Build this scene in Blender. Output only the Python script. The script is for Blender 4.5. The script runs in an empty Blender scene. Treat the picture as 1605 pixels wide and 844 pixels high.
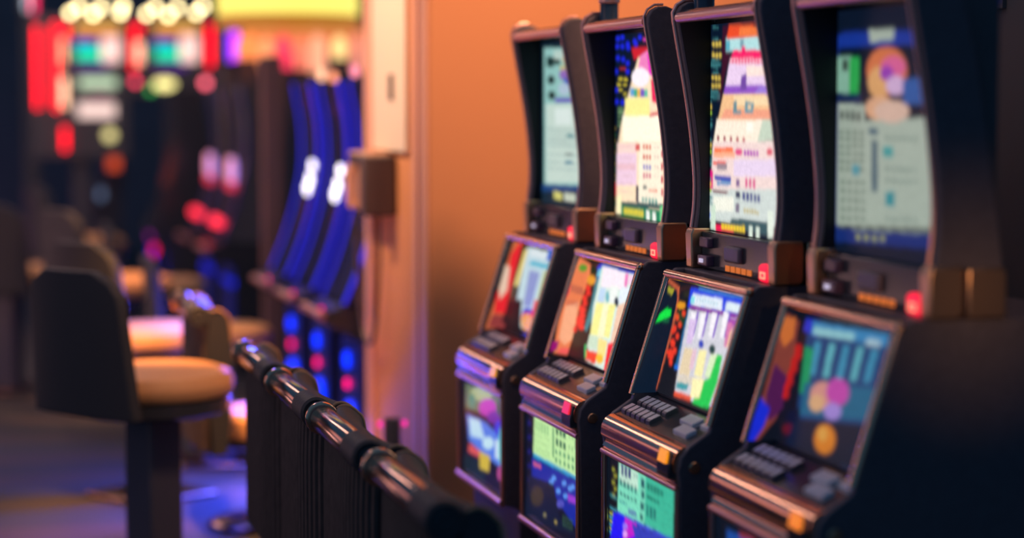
import bpy, bmesh, math, random
import numpy as np
from mathutils import Vector, Matrix
SC = bpy.context.scene
COL = SC.collection

# ------------------------------------------------------------ camera, world, lights
cam_d = bpy.data.cameras.new('camera'); cam = bpy.data.objects.new('camera', cam_d); COL.objects.link(cam)
cam.location = (0, 0, 1.68)
cam_d.sensor_width = 36; cam_d.lens = 36*3220/1605
YAW, PITCH = math.radians(15.198), math.radians(4.563)
cam.rotation_euler = (math.pi/2-PITCH, 0, -YAW)
cam_d.dof.use_dof = True; cam_d.dof.focus_distance = 5.3; cam_d.dof.aperture_fstop = 0.92
cam_d.clip_end = 100
SC.camera = cam
SC.view_settings.view_transform = 'Standard'; SC.view_settings.look = 'None'
SC.view_settings.exposure = 0.0; SC.view_settings.gamma = 1.0
SC.view_settings.use_curve_mapping = False
SC.cycles.use_denoising = True
SC.cycles.sample_clamp_indirect = 4.0
world = bpy.data.worlds.new('world'); SC.world = world; world.use_nodes = True
world.node_tree.nodes['Background'].inputs[0].default_value = (0.10, 0.30, 0.62, 1)
world.node_tree.nodes['Background'].inputs[1].default_value = 0.30

def area(name, loc, target, sx, sy, watts, color):
    l = bpy.data.lights.new(name, 'AREA'); l.shape = 'RECTANGLE'; l.size = sx; l.size_y = sy
    l.energy = watts; l.color = color
    o = bpy.data.objects.new(name, l); COL.objects.link(o); o.location = loc
    o.rotation_euler = (Vector(target)-Vector(loc)).to_track_quat('-Z', 'Y').to_euler(); return o
def spot(name, loc, target, watts, color, cone, blend=0.6, radius=0.08):
    l = bpy.data.lights.new(name, 'SPOT'); l.energy = watts; l.color = color
    l.spot_size = math.radians(cone); l.spot_blend = blend; l.shadow_soft_size = radius
    o = bpy.data.objects.new(name, l); COL.objects.link(o); o.location = loc
    o.rotation_euler = (Vector(target)-Vector(loc)).to_track_quat('-Z', 'Y').to_euler(); return o
def point(name, loc, watts, color, radius=0.05):
    l = bpy.data.lights.new(name, 'POINT'); l.energy = watts; l.color = color; l.shadow_soft_size = radius
    o = bpy.data.objects.new(name, l); COL.objects.link(o); o.location = loc; return o
WARM = (1.0, 0.50, 0.24)
area('left_highlight_strip', (-1.6, 5.6, 2.75), (1.5, 5.6, 0.9), 0.35, 6.0, 17, (1.0, 0.52, 0.38))  # unseen strip, added for long highlight lines on the chrome
area('far_highlight_strip', (0.30, 12.4, 3.05), (0.30, 12.4, 0.0), 7.5, 0.20, 52, (1.0, 0.62, 0.52)).rotation_euler = (0, 0, math.pi/2)  # added strip, out of view, for highlights along the machine noses
area('low_highlight_strip', (-1.1, 12.8, 0.50), (1.0, 12.8, 0.80), 7.0, 0.13, 20, (1.0, 0.50, 0.46))  # stands in for unseen machine screens; added for the chair rail highlight
area('trim_fill_light', (-1.7, 11.0, 1.6), (1.0, 11.0, 1.5), 5.0, 0.8, 15, (1.0, 0.42, 0.36))  # added unseen panel that brightens the display edge trims
area('magenta_highlight_strip', (-1.1, 20.6, 0.50), (1.0, 20.6, 0.80), 6.0, 0.25, 6, (0.9, 0.10, 0.85))  # added unseen strip to tint the far chair rail magenta
spot('bracket_fill_spot', (1.0, -0.8, 2.3), (1.92, 3.63, 1.31), 260, (1.0, 0.5, 0.2), 5, 0.6, 0.15)  # added spot without a visible source, warms the nearest machine's bracket
spot('wall_washer', (2.1, 5.2, 3.5), (1.95, 7.2, 1.65), 330, (1.0, 0.50, 0.28), 78, 1.0, 0.25)
spot('pillar_washer', (0.1, 7.6, 3.4), (1.66, 7.95, 1.9), 330, (1.0, 0.60, 0.36), 46, 0.9, 0.1)
spot('aisle_downlight', (0.62, 7.3, 3.3), (0.84, 8.1, 0.7), 900, (1.0, 0.42, 0.12), 34, 0.7)
spot('machine_aisle_downlight', (1.0, 9.6, 3.3), (1.25, 9.1, 0.6), 200, (1.0, 0.5, 0.18), 22, 0.7)
spot('aisle_downlight', (0.9, 11.0, 3.3), (0.9, 11.4, 0.6), 330, (1.0, 0.42, 0.14), 28, 0.7)
area('machine_downlight', (2.4, 4.5, 3.3), (1.9, 4.6, 1.2), 0.4, 3.5, 12, (1.0, 0.55, 0.3))
area('blue_floor_light', (1.50, 8.9, 0.32), (0.9, 8.7, 0.0), 0.18, 1.7, 120, (0.05, 0.08, 1.0))

# ------------------------------------------------------------ materials
def srgb(c):
    return tuple((v/12.92 if v <= .04045 else ((v+.055)/1.055)**2.4) for v in [x/255 for x in c])
MATS = {}
def mat(name, color, rough=0.5, metal=0.0, emit=None, estr=1.0, spec=0.5, bump=0, bscale=50, coat=0, noise=0, nscale=8):
    if name in MATS: return MATS[name]
    m = bpy.data.materials.new(name); m.use_nodes = True; nt = m.node_tree; b = nt.nodes['Principled BSDF']
    b.inputs['Base Color'].default_value = (*color, 1); b.inputs['Roughness'].default_value = rough
    b.inputs['Metallic'].default_value = metal; b.inputs['Specular IOR Level'].default_value = spec
    b.inputs['Coat Weight'].default_value = coat
    if emit: b.inputs['Emission Color'].default_value = (*emit, 1); b.inputs['Emission Strength'].default_value = estr
    if bump or noise:
        tc = nt.nodes.new('ShaderNodeTexCoord')
        n = nt.nodes.new('ShaderNodeTexNoise'); nt.links.new(tc.outputs['Object'], n.inputs['Vector'])
        n.inputs['Scale'].default_value = bscale if bump else nscale
        if bump:
            bp = nt.nodes.new('ShaderNodeBump'); bp.inputs['Strength'].default_value = bump; bp.inputs['Distance'].default_value = 0.004
            nt.links.new(n.outputs['Fac'], bp.inputs['Height']); nt.links.new(bp.outputs['Normal'], b.inputs['Normal'])
        if noise:
            mx = nt.nodes.new('ShaderNodeMix'); mx.data_type = 'RGBA'
            mx.inputs['A'].default_value = (*color, 1); mx.inputs['B'].default_value = (*[c*(1-noise) for c in color], 1)
            nt.links.new(n.outputs['Fac'], mx.inputs['Factor']); nt.links.new(mx.outputs['Result'], b.inputs['Base Color'])
    MATS[name] = m; return m
navy = mat('dark_navy_plastic', (0.11, 0.115, 0.13), 0.42, noise=.3, nscale=12)
navy_side = mat('textured_dark_side', (0.145, 0.125, 0.15), 0.5, bump=.3, bscale=60, noise=.35, nscale=9)
gloss = mat('glossy_black', (0.045, 0.05, 0.06), 0.2)
bronze = mat('bronze_chrome', (0.90, 0.52, 0.33), 0.17, 1.0)
rose = mat('rose_chrome', (0.95, 0.52, 0.44), 0.38, 1.0)
satin = mat('satin_bronze', (0.75, 0.46, 0.28), 0.35, 1.0)
dchrome = mat('dark_chrome', (0.36, 0.20, 0.14), 0.16, 1.0)
btn = mat('pale_button', (0.85, 0.86, 0.92), 0.3)
btn_dark = mat('button_side', (0.08, 0.07, 0.1), 0.4)
leather = mat('black_leather', (0.045, 0.048, 0.055), 0.6, bump=.35, bscale=90, spec=.3)
leather_rib = mat('dark_fluted_fabric', (0.115, 0.08, 0.07), 0.6, noise=.7, nscale=25)
tan = mat('tan_seat_leather', (0.85, 0.44, 0.18), 0.5, bump=.2, bscale=60, noise=.12, nscale=6)
piping = mat('tan_piping', (0.50, 0.28, 0.15), 0.35)
wall_o = mat('terracotta_paint', (0.82, 0.36, 0.15), 0.75, noise=.08, nscale=3, bump=.1, bscale=200)
cream = mat('cream_light_patch', (0.95, 0.80, 0.62), 0.6)
salmon = mat('salmon_trim', (0.86, 0.46, 0.32), 0.6)
dark_wall = mat('dark_wallpaper', (0.16, 0.16, 0.17), 0.8, noise=.4, nscale=3)
phone_dark = mat('phone_shell', (0.10, 0.07, 0.07), 0.35)
phone_warm = mat('phone_face', (0.62, 0.34, 0.20), 0.4)
brown = mat('brown_laminate', (0.34, 0.18, 0.14), 0.45, noise=.3, nscale=6)
def glow(name, rgb, s=1.0):
    c = srgb(rgb); return mat(name, tuple(v*.25 for v in c), 0.4, emit=c, estr=s)

def panel_material():
    m = bpy.data.materials.new('lit_screen'); m.use_nodes = True; nt = m.node_tree; b = nt.nodes['Principled BSDF']
    a = nt.nodes.new('ShaderNodeAttribute'); a.attribute_name = 'Col'
    b.inputs['Base Color'].default_value = (0.01, 0.01, 0.012, 1); b.inputs['Roughness'].default_value = 0.25
    b.inputs['Specular IOR Level'].default_value = 0.06
    nt.links.new(a.outputs['Color'], b.inputs['Emission Color']); b.inputs['Emission Strength'].default_value = 1.08
    return m
screen_mat = panel_material()

# ------------------------------------------------------------ mesh helpers
def link(name, me, m, parent=None):
    o = bpy.data.objects.new(name, me); COL.objects.link(o)
    if m is not None:
        for x in (m if isinstance(m, (list, tuple)) else [m]): me.materials.append(x)
    if parent is not None: o.parent = parent
    return o
def finish(name, bm, m, parent=None, smooth=True, bevel=0, angle=35):
    bmesh.ops.recalc_face_normals(bm, faces=bm.faces)
    me = bpy.data.meshes.new(name); bm.to_mesh(me); bm.free()
    if smooth:
        me.polygons.foreach_set('use_smooth', [True]*len(me.polygons))
        me.set_sharp_from_angle(angle=math.radians(angle))
    o = link(name, me, m, parent)
    if bevel:
        b = o.modifiers.new('bevel', 'BEVEL'); b.width = bevel; b.segments = 3; b.limit_method = 'ANGLE'; b.angle_limit = math.radians(40)
    return o
def tag(o, label=None, cat=None, group=None, kind=None):
    if label: o['label'] = label
    if cat: o['category'] = cat
    if group: o['group'] = group
    if kind: o['kind'] = kind
    return o
def thing(name, label, cat, loc=(0, 0, 0), rz=0, group=None):
    o = bpy.data.objects.new(name, None); COL.objects.link(o); o.location = loc; o.rotation_euler = (0, 0, rz)
    o.empty_display_size = .1
    return tag(o, label, cat, group)
def dup(root, loc, rz, label, group=None):
    r = root.copy(); COL.objects.link(r); r.location = loc; r.rotation_euler = (0, 0, rz); r['label'] = label
    if group: r['group'] = group
    for ch in list(root.children):
        c = ch.copy(); COL.objects.link(c); c.parent = r
        for g in list(ch.children):
            d = g.copy(); COL.objects.link(d); d.parent = c
    return r
def BM(): return bmesh.new()
def box(bm, x0, x1, y0, y1, z0, z1):
    v = [bm.verts.new(p) for p in ((x0,y0,z0),(x1,y0,z0),(x1,y1,z0),(x0,y1,z0),(x0,y0,z1),(x1,y0,z1),(x1,y1,z1),(x0,y1,z1))]
    for f in ((0,3,2,1),(4,5,6,7),(0,1,5,4),(1,2,6,5),(2,3,7,6),(3,0,4,7)): bm.faces.new([v[i] for i in f])
def extr(bm, prof, y0, y1, n=1, off=None):
    """profile (x,z) swept along y"""
    rings = []
    for k in range(n+1):
        y = y0+(y1-y0)*k/n; dx = off(y) if off else 0
        rings.append([bm.verts.new((p[0]+dx, y, p[1])) for p in prof])
    m = len(prof)
    for a, b in zip(rings, rings[1:]):
        for i in range(m): bm.faces.new((a[i], a[(i+1) % m], b[(i+1) % m], b[i]))
    bm.faces.new(rings[0][::-1]); bm.faces.new(rings[-1])
def tube(bm, pts, r, n=12, cap=True):
    pts = [Vector(p) for p in pts]; rings = []; up = None
    rr = r if isinstance(r, (list, tuple)) else [r]*len(pts)
    for i, p in enumerate(pts):
        d = (pts[min(i+1, len(pts)-1)]-pts[max(i-1, 0)]).normalized()
        if up is None: up = Vector((0, 0, 1)) if abs(d.z) < .9 else Vector((1, 0, 0))
        s = d.cross(up).normalized(); up = s.cross(d).normalized()
        rings.append([bm.verts.new(p+(s*math.cos(2*math.pi*k/n)+up*math.sin(2*math.pi*k/n))*rr[i]) for k in range(n)])
    for a, b in zip(rings, rings[1:]):
        for k in range(n): bm.faces.new((a[k], a[(k+1) % n], b[(k+1) % n], b[k]))
    if cap: bm.faces.new(rings[0][::-1]); bm.faces.new(rings[-1])
def lathe(bm, prof, c=(0, 0, 0), n=24, axis='z', sy=1.0):
    rings = []
    for r, h in prof:
        ring = []
        for k in range(n):
            a = 2*math.pi*k/n; u, v = r*math.cos(a), r*math.sin(a)*sy
            p = (u, v, h) if axis == 'z' else ((u, h, v) if axis == 'y' else (h, u, v))
            ring.append(bm.verts.new((p[0]+c[0], p[1]+c[1], p[2]+c[2])))
        rings.append(ring)
    for a, b in zip(rings, rings[1:]):
        for k in range(n): bm.faces.new((a[k], a[(k+1) % n], b[(k+1) % n], b[k]))
    bm.faces.new(rings[0][::-1]); bm.faces.new(rings[-1])
def smooth_curve(pts, n=6):
    out = []; P = [np.array(p, float) for p in pts]
    for i in range(len(P)-1):
        a = P[max(i-1, 0)]; b = P[i]; c = P[i+1]; d = P[min(i+2, len(P)-1)]
        for k in range(n):
            t = k/n; out.append(tuple(0.5*((2*b)+(c-a)*t+(2*a-5*b+4*c-d)*t*t+(-a+3*b-3*c+d)*t**3)))
    out.append(tuple(P[-1])); return out
def ball(bm, c, rx, ry, rz, n=16):
    res = bmesh.ops.create_uvsphere(bm, u_segments=n, v_segments=n//2, radius=1)
    for v in res['verts']: v.co = Vector((c[0]+v.co.x*rx, c[1]+v.co.y*ry, c[2]+v.co.z*rz))

# ------------------------------------------------------------ what the screens show, plus reflections painted on the cheeks (uv polygons: u from far to near edge, v from top down)
PANELS = {
 ('M1', 'upper'): ((8, 28, 44), [
  (139,186,181,0.058,0.037,1.449,0.074,1.459,0.873,0.062,0.929),(176,199,190,0.272,0.059,0.574,0.066,0.575,0.127,0.273,0.121),(22,46,46,0.116,0.094,0.272,0.098,0.273,0.16,0.117,0.157),
  (27,52,46,0.273,0.113,0.412,0.116,0.412,0.147,0.273,0.144),(204,158,55,0.628,0.121,0.613,0.136,0.573,0.145,0.523,0.144,0.482,0.133,0.466,0.117,0.482,0.102,0.522,0.093,0.572,0.094,0.613,0.105),(195,176,102,0.412,0.155,0.708,0.16,0.708,0.19,0.412,0.186),
  (22,40,40,0.301,0.238,0.285,0.254,0.243,0.264,0.191,0.263,0.148,0.253,0.131,0.236,0.148,0.22,0.19,0.211,0.243,0.212,0.285,0.222),(139,102,176,0.655,0.212,0.63,0.232,0.563,0.244,0.48,0.243,0.411,0.229,0.385,0.208,0.411,0.188,0.479,0.177,0.563,0.178,0.63,0.192),(55,83,176,0.494,0.225,0.864,0.23,0.864,0.275,0.495,0.271),
  (27,46,42,0.316,0.332,0.3,0.348,0.258,0.358,0.205,0.358,0.163,0.348,0.146,0.331,0.162,0.315,0.205,0.305,0.258,0.306,0.3,0.316),(167,186,204,0.616,0.295,0.593,0.318,0.533,0.331,0.457,0.331,0.395,0.316,0.371,0.293,0.395,0.271,0.457,0.257,0.532,0.258,0.593,0.273),(102,83,176,0.302,0.348,0.903,0.349,0.904,0.376,0.302,0.375),
  (190,209,199,0.103,0.383,1.453,0.383,1.459,0.823,0.106,0.871),(209,223,218,0.302,0.41,0.644,0.409,0.644,0.508,0.303,0.512),(139,167,165,0.161,0.529,0.227,0.529,0.227,0.539,0.161,0.539),
  (139,167,165,0.27,0.53,0.335,0.53,0.335,0.54,0.27,0.54),(139,167,165,0.377,0.53,0.441,0.531,0.441,0.541,0.377,0.54),(139,167,165,0.483,0.531,0.545,0.532,0.545,0.542,0.483,0.541),
  (139,167,165,0.587,0.532,0.648,0.532,0.648,0.542,0.587,0.542),(139,167,165,0.689,0.533,0.749,0.533,0.749,0.543,0.689,0.543),(139,167,165,0.162,0.552,0.227,0.553,0.227,0.563,0.162,0.563),
  (139,167,165,0.27,0.553,0.335,0.553,0.335,0.564,0.27,0.563),(139,167,165,0.378,0.554,0.441,0.554,0.441,0.564,0.378,0.564),(139,167,165,0.483,0.554,0.545,0.555,0.546,0.565,0.483,0.564),
  (139,167,165,0.587,0.555,0.648,0.555,0.648,0.565,0.587,0.565),(139,167,165,0.689,0.556,0.749,0.556,0.749,0.566,0.689,0.565),(139,167,165,0.162,0.58,0.227,0.58,0.227,0.591,0.162,0.59),
  (139,167,165,0.271,0.58,0.335,0.581,0.335,0.591,0.271,0.591),(139,167,165,0.378,0.581,0.441,0.581,0.441,0.591,0.378,0.591),(139,167,165,0.483,0.581,0.546,0.582,0.546,0.592,0.483,0.591),
  (139,167,165,0.587,0.582,0.648,0.582,0.649,0.592,0.587,0.592),(139,167,165,0.689,0.582,0.75,0.582,0.75,0.592,0.689,0.592),(139,167,165,0.162,0.604,0.227,0.604,0.227,0.614,0.162,0.614),
  (139,167,165,0.271,0.604,0.335,0.604,0.335,0.614,0.271,0.614),(139,167,165,0.378,0.604,0.441,0.604,0.441,0.614,0.378,0.614),(139,167,165,0.483,0.604,0.546,0.605,0.546,0.615,0.483,0.615),
  (139,167,165,0.587,0.605,0.649,0.605,0.649,0.615,0.587,0.615),(139,167,165,0.689,0.605,0.75,0.605,0.75,0.615,0.689,0.615),(139,167,165,0.162,0.631,0.228,0.631,0.228,0.642,0.162,0.642),
  (139,167,165,0.271,0.631,0.335,0.631,0.335,0.642,0.271,0.642),(139,167,165,0.378,0.631,0.442,0.631,0.442,0.642,0.378,0.642),(139,167,165,0.484,0.631,0.546,0.631,0.546,0.641,0.484,0.642),
  (139,167,165,0.587,0.631,0.649,0.631,0.649,0.641,0.587,0.641),(139,167,165,0.69,0.631,0.75,0.631,0.75,0.641,0.69,0.641),(139,167,165,0.162,0.687,0.228,0.687,0.228,0.697,0.162,0.697),
  (139,167,165,0.271,0.686,0.336,0.686,0.336,0.696,0.271,0.697),(139,167,165,0.378,0.686,0.442,0.686,0.442,0.696,0.378,0.696),(139,167,165,0.484,0.686,0.546,0.685,0.546,0.695,0.484,0.696),
  (139,167,165,0.588,0.685,0.649,0.685,0.649,0.695,0.588,0.695),(139,167,165,0.69,0.685,0.75,0.684,0.751,0.694,0.69,0.695),(139,167,165,0.162,0.734,0.228,0.734,0.228,0.744,0.163,0.745),
  (139,167,165,0.271,0.734,0.336,0.733,0.336,0.743,0.272,0.744),(139,167,165,0.379,0.733,0.442,0.732,0.442,0.742,0.379,0.743),(139,167,165,0.484,0.732,0.547,0.731,0.547,0.741,0.484,0.742),
  (139,167,165,0.588,0.731,0.65,0.731,0.65,0.741,0.588,0.741),(139,167,165,0.69,0.73,0.751,0.73,0.751,0.74,0.69,0.74),(139,167,165,0.163,0.774,0.228,0.773,0.228,0.784,0.163,0.784),
  (139,167,165,0.272,0.773,0.336,0.772,0.336,0.782,0.272,0.783),(139,167,165,0.379,0.772,0.443,0.771,0.443,0.781,0.379,0.782),(139,167,165,0.485,0.771,0.547,0.77,0.547,0.78,0.485,0.781),
  (139,167,165,0.588,0.77,0.65,0.769,0.65,0.779,0.588,0.78),(139,167,165,0.691,0.768,0.751,0.768,0.751,0.778,0.691,0.778),(37,120,130,0.551,0.567,0.711,0.565,0.711,0.58,0.551,0.582),
  (55,55,65,0.525,0.679,0.672,0.676,0.672,0.687,0.525,0.69),(27,111,139,0.525,0.725,0.673,0.721,0.673,0.74,0.525,0.744),(27,65,120,0.018,0.882,1.459,0.852,1.46,0.895,0.018,0.931),
  (22,40,55,0.018,0.927,1.459,0.869,1.46,0.952,0.019,1.019),(204,199,111,0.277,0.912,0.458,0.921,0.459,0.967,0.277,0.96),(190,199,181,0.499,0.915,0.74,0.917,0.741,0.963,0.5,0.962),
  (37,74,120,0.766,0.916,1.459,0.887,1.46,0.938,0.767,0.969)]),
 ('M2', 'upper'): ((9, 22, 40), [
  (30,40,225,0.086,0.028,0.071,0.04,0.038,0.041,0.012,0.033,0.011,0.02,0.038,0.013,0.071,0.016),(30,40,225,0.165,0.024,0.15,0.035,0.118,0.037,0.092,0.028,0.091,0.015,0.117,0.008,0.15,0.012),(30,40,225,0.254,0.061,0.24,0.072,0.208,0.074,0.182,0.066,0.182,0.053,0.208,0.046,0.24,0.049),
  (30,40,225,0.075,0.07,0.06,0.081,0.027,0.083,0.001,0.075,0,0.062,0.027,0.055,0.06,0.058),(30,40,225,0.165,0.073,0.151,0.084,0.119,0.086,0.092,0.077,0.092,0.064,0.118,0.057,0.151,0.061),(30,40,225,0.266,0.082,0.252,0.093,0.22,0.095,0.194,0.087,0.194,0.074,0.219,0.067,0.251,0.071),
  (30,40,225,0.087,0.134,0.073,0.145,0.04,0.147,0.013,0.139,0.013,0.126,0.039,0.118,0.072,0.122),(30,40,225,0.177,0.143,0.163,0.154,0.131,0.156,0.105,0.148,0.104,0.135,0.13,0.127,0.163,0.131),(30,40,225,0.256,0.165,0.242,0.176,0.21,0.178,0.184,0.17,0.184,0.157,0.209,0.15,0.241,0.153),
  (30,40,225,0.054,0.207,0.039,0.218,0.006,0.221,-0.021,0.212,-0.021,0.199,0.006,0.192,0.039,0.195),(30,40,225,0.256,0.21,0.242,0.221,0.21,0.224,0.184,0.215,0.184,0.203,0.21,0.195,0.242,0.198),(30,40,225,0.055,0.309,0.04,0.321,0.007,0.323,-0.019,0.315,-0.02,0.302,0.007,0.294,0.04,0.298),
  (30,40,225,0.067,0.373,0.053,0.384,0.02,0.387,-0.007,0.379,-0.007,0.366,0.019,0.358,0.053,0.361),(30,40,225,0.169,0.376,0.155,0.388,0.123,0.391,0.096,0.383,0.096,0.37,0.122,0.362,0.155,0.365),(30,40,225,0.374,0.051,0.361,0.062,0.329,0.064,0.304,0.055,0.304,0.043,0.329,0.036,0.36,0.039),
  (30,40,225,0.46,0.033,0.447,0.044,0.416,0.046,0.391,0.037,0.391,0.025,0.415,0.018,0.446,0.021),(30,40,225,0.396,0.065,0.383,0.076,0.351,0.078,0.326,0.07,0.326,0.057,0.351,0.05,0.382,0.054),(200,60,160,0.477,0.034,0.583,0.037,0.583,0.057,0.478,0.054),
  (190,50,60,0.083,0.186,0.185,0.188,0.185,0.199,0.083,0.197),(225,205,60,0.061,0.242,0.129,0.243,0.129,0.254,0.061,0.253),(225,205,60,0.152,0.247,0.219,0.248,0.219,0.258,0.152,0.257),
  (225,205,60,0.038,0.274,0.107,0.275,0.107,0.285,0.039,0.284),(225,205,60,0.141,0.275,0.208,0.275,0.209,0.286,0.141,0.285),(225,205,60,0.062,0.302,0.13,0.303,0.13,0.313,0.062,0.313),
  (225,205,60,0.142,0.324,0.209,0.324,0.209,0.335,0.142,0.334),(120,160,110,0.052,0.401,0.154,0.401,0.154,0.408,0.052,0.408),(120,160,110,0.052,0.415,0.154,0.415,0.154,0.422,0.052,0.422),
  (120,160,110,0.052,0.429,0.154,0.429,0.155,0.436,0.052,0.436),(120,160,110,0.052,0.451,0.155,0.45,0.155,0.457,0.052,0.458),(120,160,110,0.053,0.479,0.155,0.478,0.155,0.485,0.053,0.486),
  (120,160,110,0.053,0.5,0.155,0.499,0.156,0.506,0.053,0.507),(150,130,50,-0.028,0.515,0.019,0.515,0.019,0.529,-0.028,0.529),(60,110,60,-0.027,0.547,0.019,0.547,0.019,0.561,-0.027,0.561),
  (150,130,50,-0.027,0.579,0.019,0.579,0.02,0.593,-0.027,0.593),(60,110,60,-0.027,0.611,0.02,0.61,0.02,0.625,-0.026,0.626),(150,130,50,-0.026,0.643,0.02,0.642,0.02,0.657,-0.026,0.658),
  (60,110,60,-0.026,0.676,0.021,0.674,0.021,0.689,-0.025,0.69),(150,130,50,-0.025,0.708,0.021,0.706,0.021,0.721,-0.025,0.722),(60,110,60,-0.025,0.74,0.022,0.738,0.022,0.753,-0.025,0.754),
  (150,130,50,-0.024,0.772,0.022,0.771,0.022,0.785,-0.024,0.786),(60,110,60,-0.024,0.804,0.022,0.803,0.023,0.817,-0.024,0.818),(150,130,50,-0.024,0.836,0.023,0.835,0.023,0.849,-0.023,0.851),
  (60,110,60,-0.023,0.869,0.023,0.867,0.023,0.881,-0.023,0.883),(150,130,50,-0.023,0.901,0.024,0.899,0.024,0.913,-0.023,0.915),(60,110,60,-0.022,0.933,0.024,0.931,0.024,0.945,-0.022,0.947),
  (150,130,50,-0.022,0.965,0.025,0.963,0.025,0.977,-0.022,0.979),(252,225,190,0.404,0.127,0.286,0.269,0.188,0.39,0.099,0.514,0.055,0.62,0.033,0.735,0.025,0.991,1.399,0.973,1.381,0.108,0.563,0.087),(205,30,45,0.283,0.086,0.584,0.087,0.521,0.123,0.328,0.149),
  (240,130,190,0.436,0.128,0.584,0.097,0.649,0.24,0.394,0.195),(230,30,190,0.542,0.117,0.708,0.107,0.752,0.274,0.586,0.232),(235,40,90,0.607,0.256,1.009,0.244,1.013,0.423,0.63,0.374),
  (252,240,248,0.586,0.245,0.572,0.267,0.531,0.284,0.472,0.294,0.405,0.293,0.344,0.283,0.301,0.264,0.286,0.242,0.3,0.219,0.343,0.202,0.404,0.193,0.47,0.194,0.53,0.205,0.571,0.223),(90,160,210,0.264,0.3,0.33,0.301,0.331,0.346,0.265,0.345),(60,170,130,0.33,0.304,0.385,0.305,0.385,0.346,0.331,0.346),
  (230,180,80,0.385,0.305,0.439,0.305,0.439,0.346,0.385,0.346),(120,90,190,0.439,0.305,0.503,0.306,0.504,0.346,0.439,0.346),(90,190,160,0.503,0.306,0.556,0.306,0.556,0.346,0.504,0.346),
  (252,240,150,0.176,0.352,0.588,0.353,0.59,0.448,0.177,0.45),(253,250,225,0.132,0.45,0.765,0.447,0.767,0.58,0.134,0.591),(225,110,110,0.589,0.434,0.914,0.407,0.915,0.427,0.59,0.455),
  (250,215,205,0.043,0.599,0.378,0.594,0.379,0.649,0.044,0.656),(240,205,225,0.032,0.656,0.379,0.649,0.382,0.821,0.034,0.834),(235,190,200,0.044,0.713,0.358,0.705,0.359,0.739,0.045,0.748),
  (252,240,215,0.411,0.586,0.798,0.586,0.804,0.919,0.416,0.93),(215,90,90,0.357,0.601,0.433,0.599,0.433,0.634,0.357,0.635),(40,30,60,0.371,0.822,0.414,0.82,0.416,0.91,0.372,0.912),
  (220,90,70,0.486,0.599,0.516,0.599,0.516,0.626,0.487,0.626),(220,90,70,0.536,0.599,0.565,0.599,0.566,0.626,0.536,0.626),(220,90,70,0.585,0.599,0.614,0.599,0.615,0.626,0.585,0.626),
  (200,150,150,0.665,0.605,0.693,0.606,0.693,0.613,0.665,0.612),(200,150,150,0.711,0.606,0.739,0.607,0.739,0.613,0.712,0.613),(210,80,70,0.487,0.65,0.517,0.65,0.517,0.677,0.487,0.677),
  (210,80,70,0.537,0.65,0.566,0.65,0.567,0.677,0.537,0.677),(210,80,70,0.586,0.65,0.615,0.65,0.616,0.677,0.586,0.677),(200,150,150,0.666,0.656,0.694,0.656,0.694,0.663,0.666,0.663),
  (200,150,150,0.712,0.656,0.74,0.657,0.74,0.663,0.712,0.663),(110,100,190,0.488,0.704,0.518,0.704,0.518,0.732,0.488,0.732),(110,100,190,0.538,0.704,0.567,0.704,0.568,0.731,0.538,0.731),
  (110,100,190,0.587,0.704,0.616,0.704,0.617,0.731,0.587,0.731),(200,150,150,0.667,0.71,0.695,0.71,0.695,0.717,0.667,0.716),(200,150,150,0.713,0.71,0.741,0.71,0.741,0.717,0.713,0.717),
  (205,80,120,0.489,0.752,0.519,0.752,0.519,0.779,0.489,0.78),(205,80,120,0.538,0.752,0.568,0.752,0.568,0.779,0.539,0.779),(205,80,120,0.588,0.751,0.617,0.751,0.617,0.778,0.588,0.779),
  (200,150,150,0.668,0.757,0.696,0.757,0.696,0.764,0.668,0.764),(200,150,150,0.714,0.757,0.742,0.757,0.742,0.764,0.714,0.764),(70,80,90,0.49,0.817,0.553,0.815,0.554,0.835,0.49,0.838),
  (225,90,70,0.575,0.835,0.72,0.832,0.721,0.842,0.575,0.845),(90,160,150,0.469,0.88,0.503,0.88,0.503,0.908,0.47,0.907),(90,160,150,0.525,0.88,0.558,0.881,0.558,0.908,0.525,0.908),
  (90,160,150,0.58,0.881,0.613,0.881,0.613,0.908,0.58,0.908),(90,160,150,0.634,0.881,0.667,0.881,0.667,0.908,0.635,0.908),(90,160,150,0.688,0.881,0.72,0.882,0.721,0.908,0.689,0.908),
  (205,50,80,0.777,0.557,0.807,0.556,0.808,0.596,0.778,0.597),(205,50,80,0.778,0.623,0.808,0.623,0.809,0.662,0.779,0.663),(205,50,80,0.779,0.69,0.81,0.689,0.81,0.729,0.78,0.73),
  (205,50,80,0.78,0.757,0.811,0.756,0.811,0.795,0.781,0.797),(205,50,80,0.782,0.823,0.812,0.822,0.813,0.862,0.782,0.863),(215,175,180,0.089,0.613,0.112,0.613,0.112,0.62,0.089,0.62),
  (215,175,180,0.127,0.613,0.149,0.613,0.15,0.62,0.127,0.62),(215,175,180,0.165,0.613,0.187,0.612,0.187,0.619,0.165,0.62),(215,175,180,0.202,0.612,0.224,0.612,0.224,0.619,0.202,0.619),
  (215,175,180,0.239,0.612,0.261,0.612,0.262,0.619,0.239,0.619),(215,175,180,0.276,0.612,0.298,0.612,0.298,0.619,0.276,0.619),(215,175,180,0.09,0.676,0.113,0.676,0.113,0.683,0.09,0.683),
  (215,175,180,0.128,0.676,0.15,0.676,0.15,0.683,0.128,0.683),(215,175,180,0.165,0.676,0.188,0.676,0.188,0.683,0.166,0.683),(215,175,180,0.203,0.675,0.225,0.675,0.225,0.682,0.203,0.682),
  (215,175,180,0.24,0.675,0.262,0.675,0.263,0.682,0.24,0.682),(215,175,180,0.277,0.675,0.299,0.675,0.299,0.682,0.277,0.682),(215,175,180,0.091,0.775,0.114,0.775,0.114,0.782,0.091,0.782),
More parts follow.
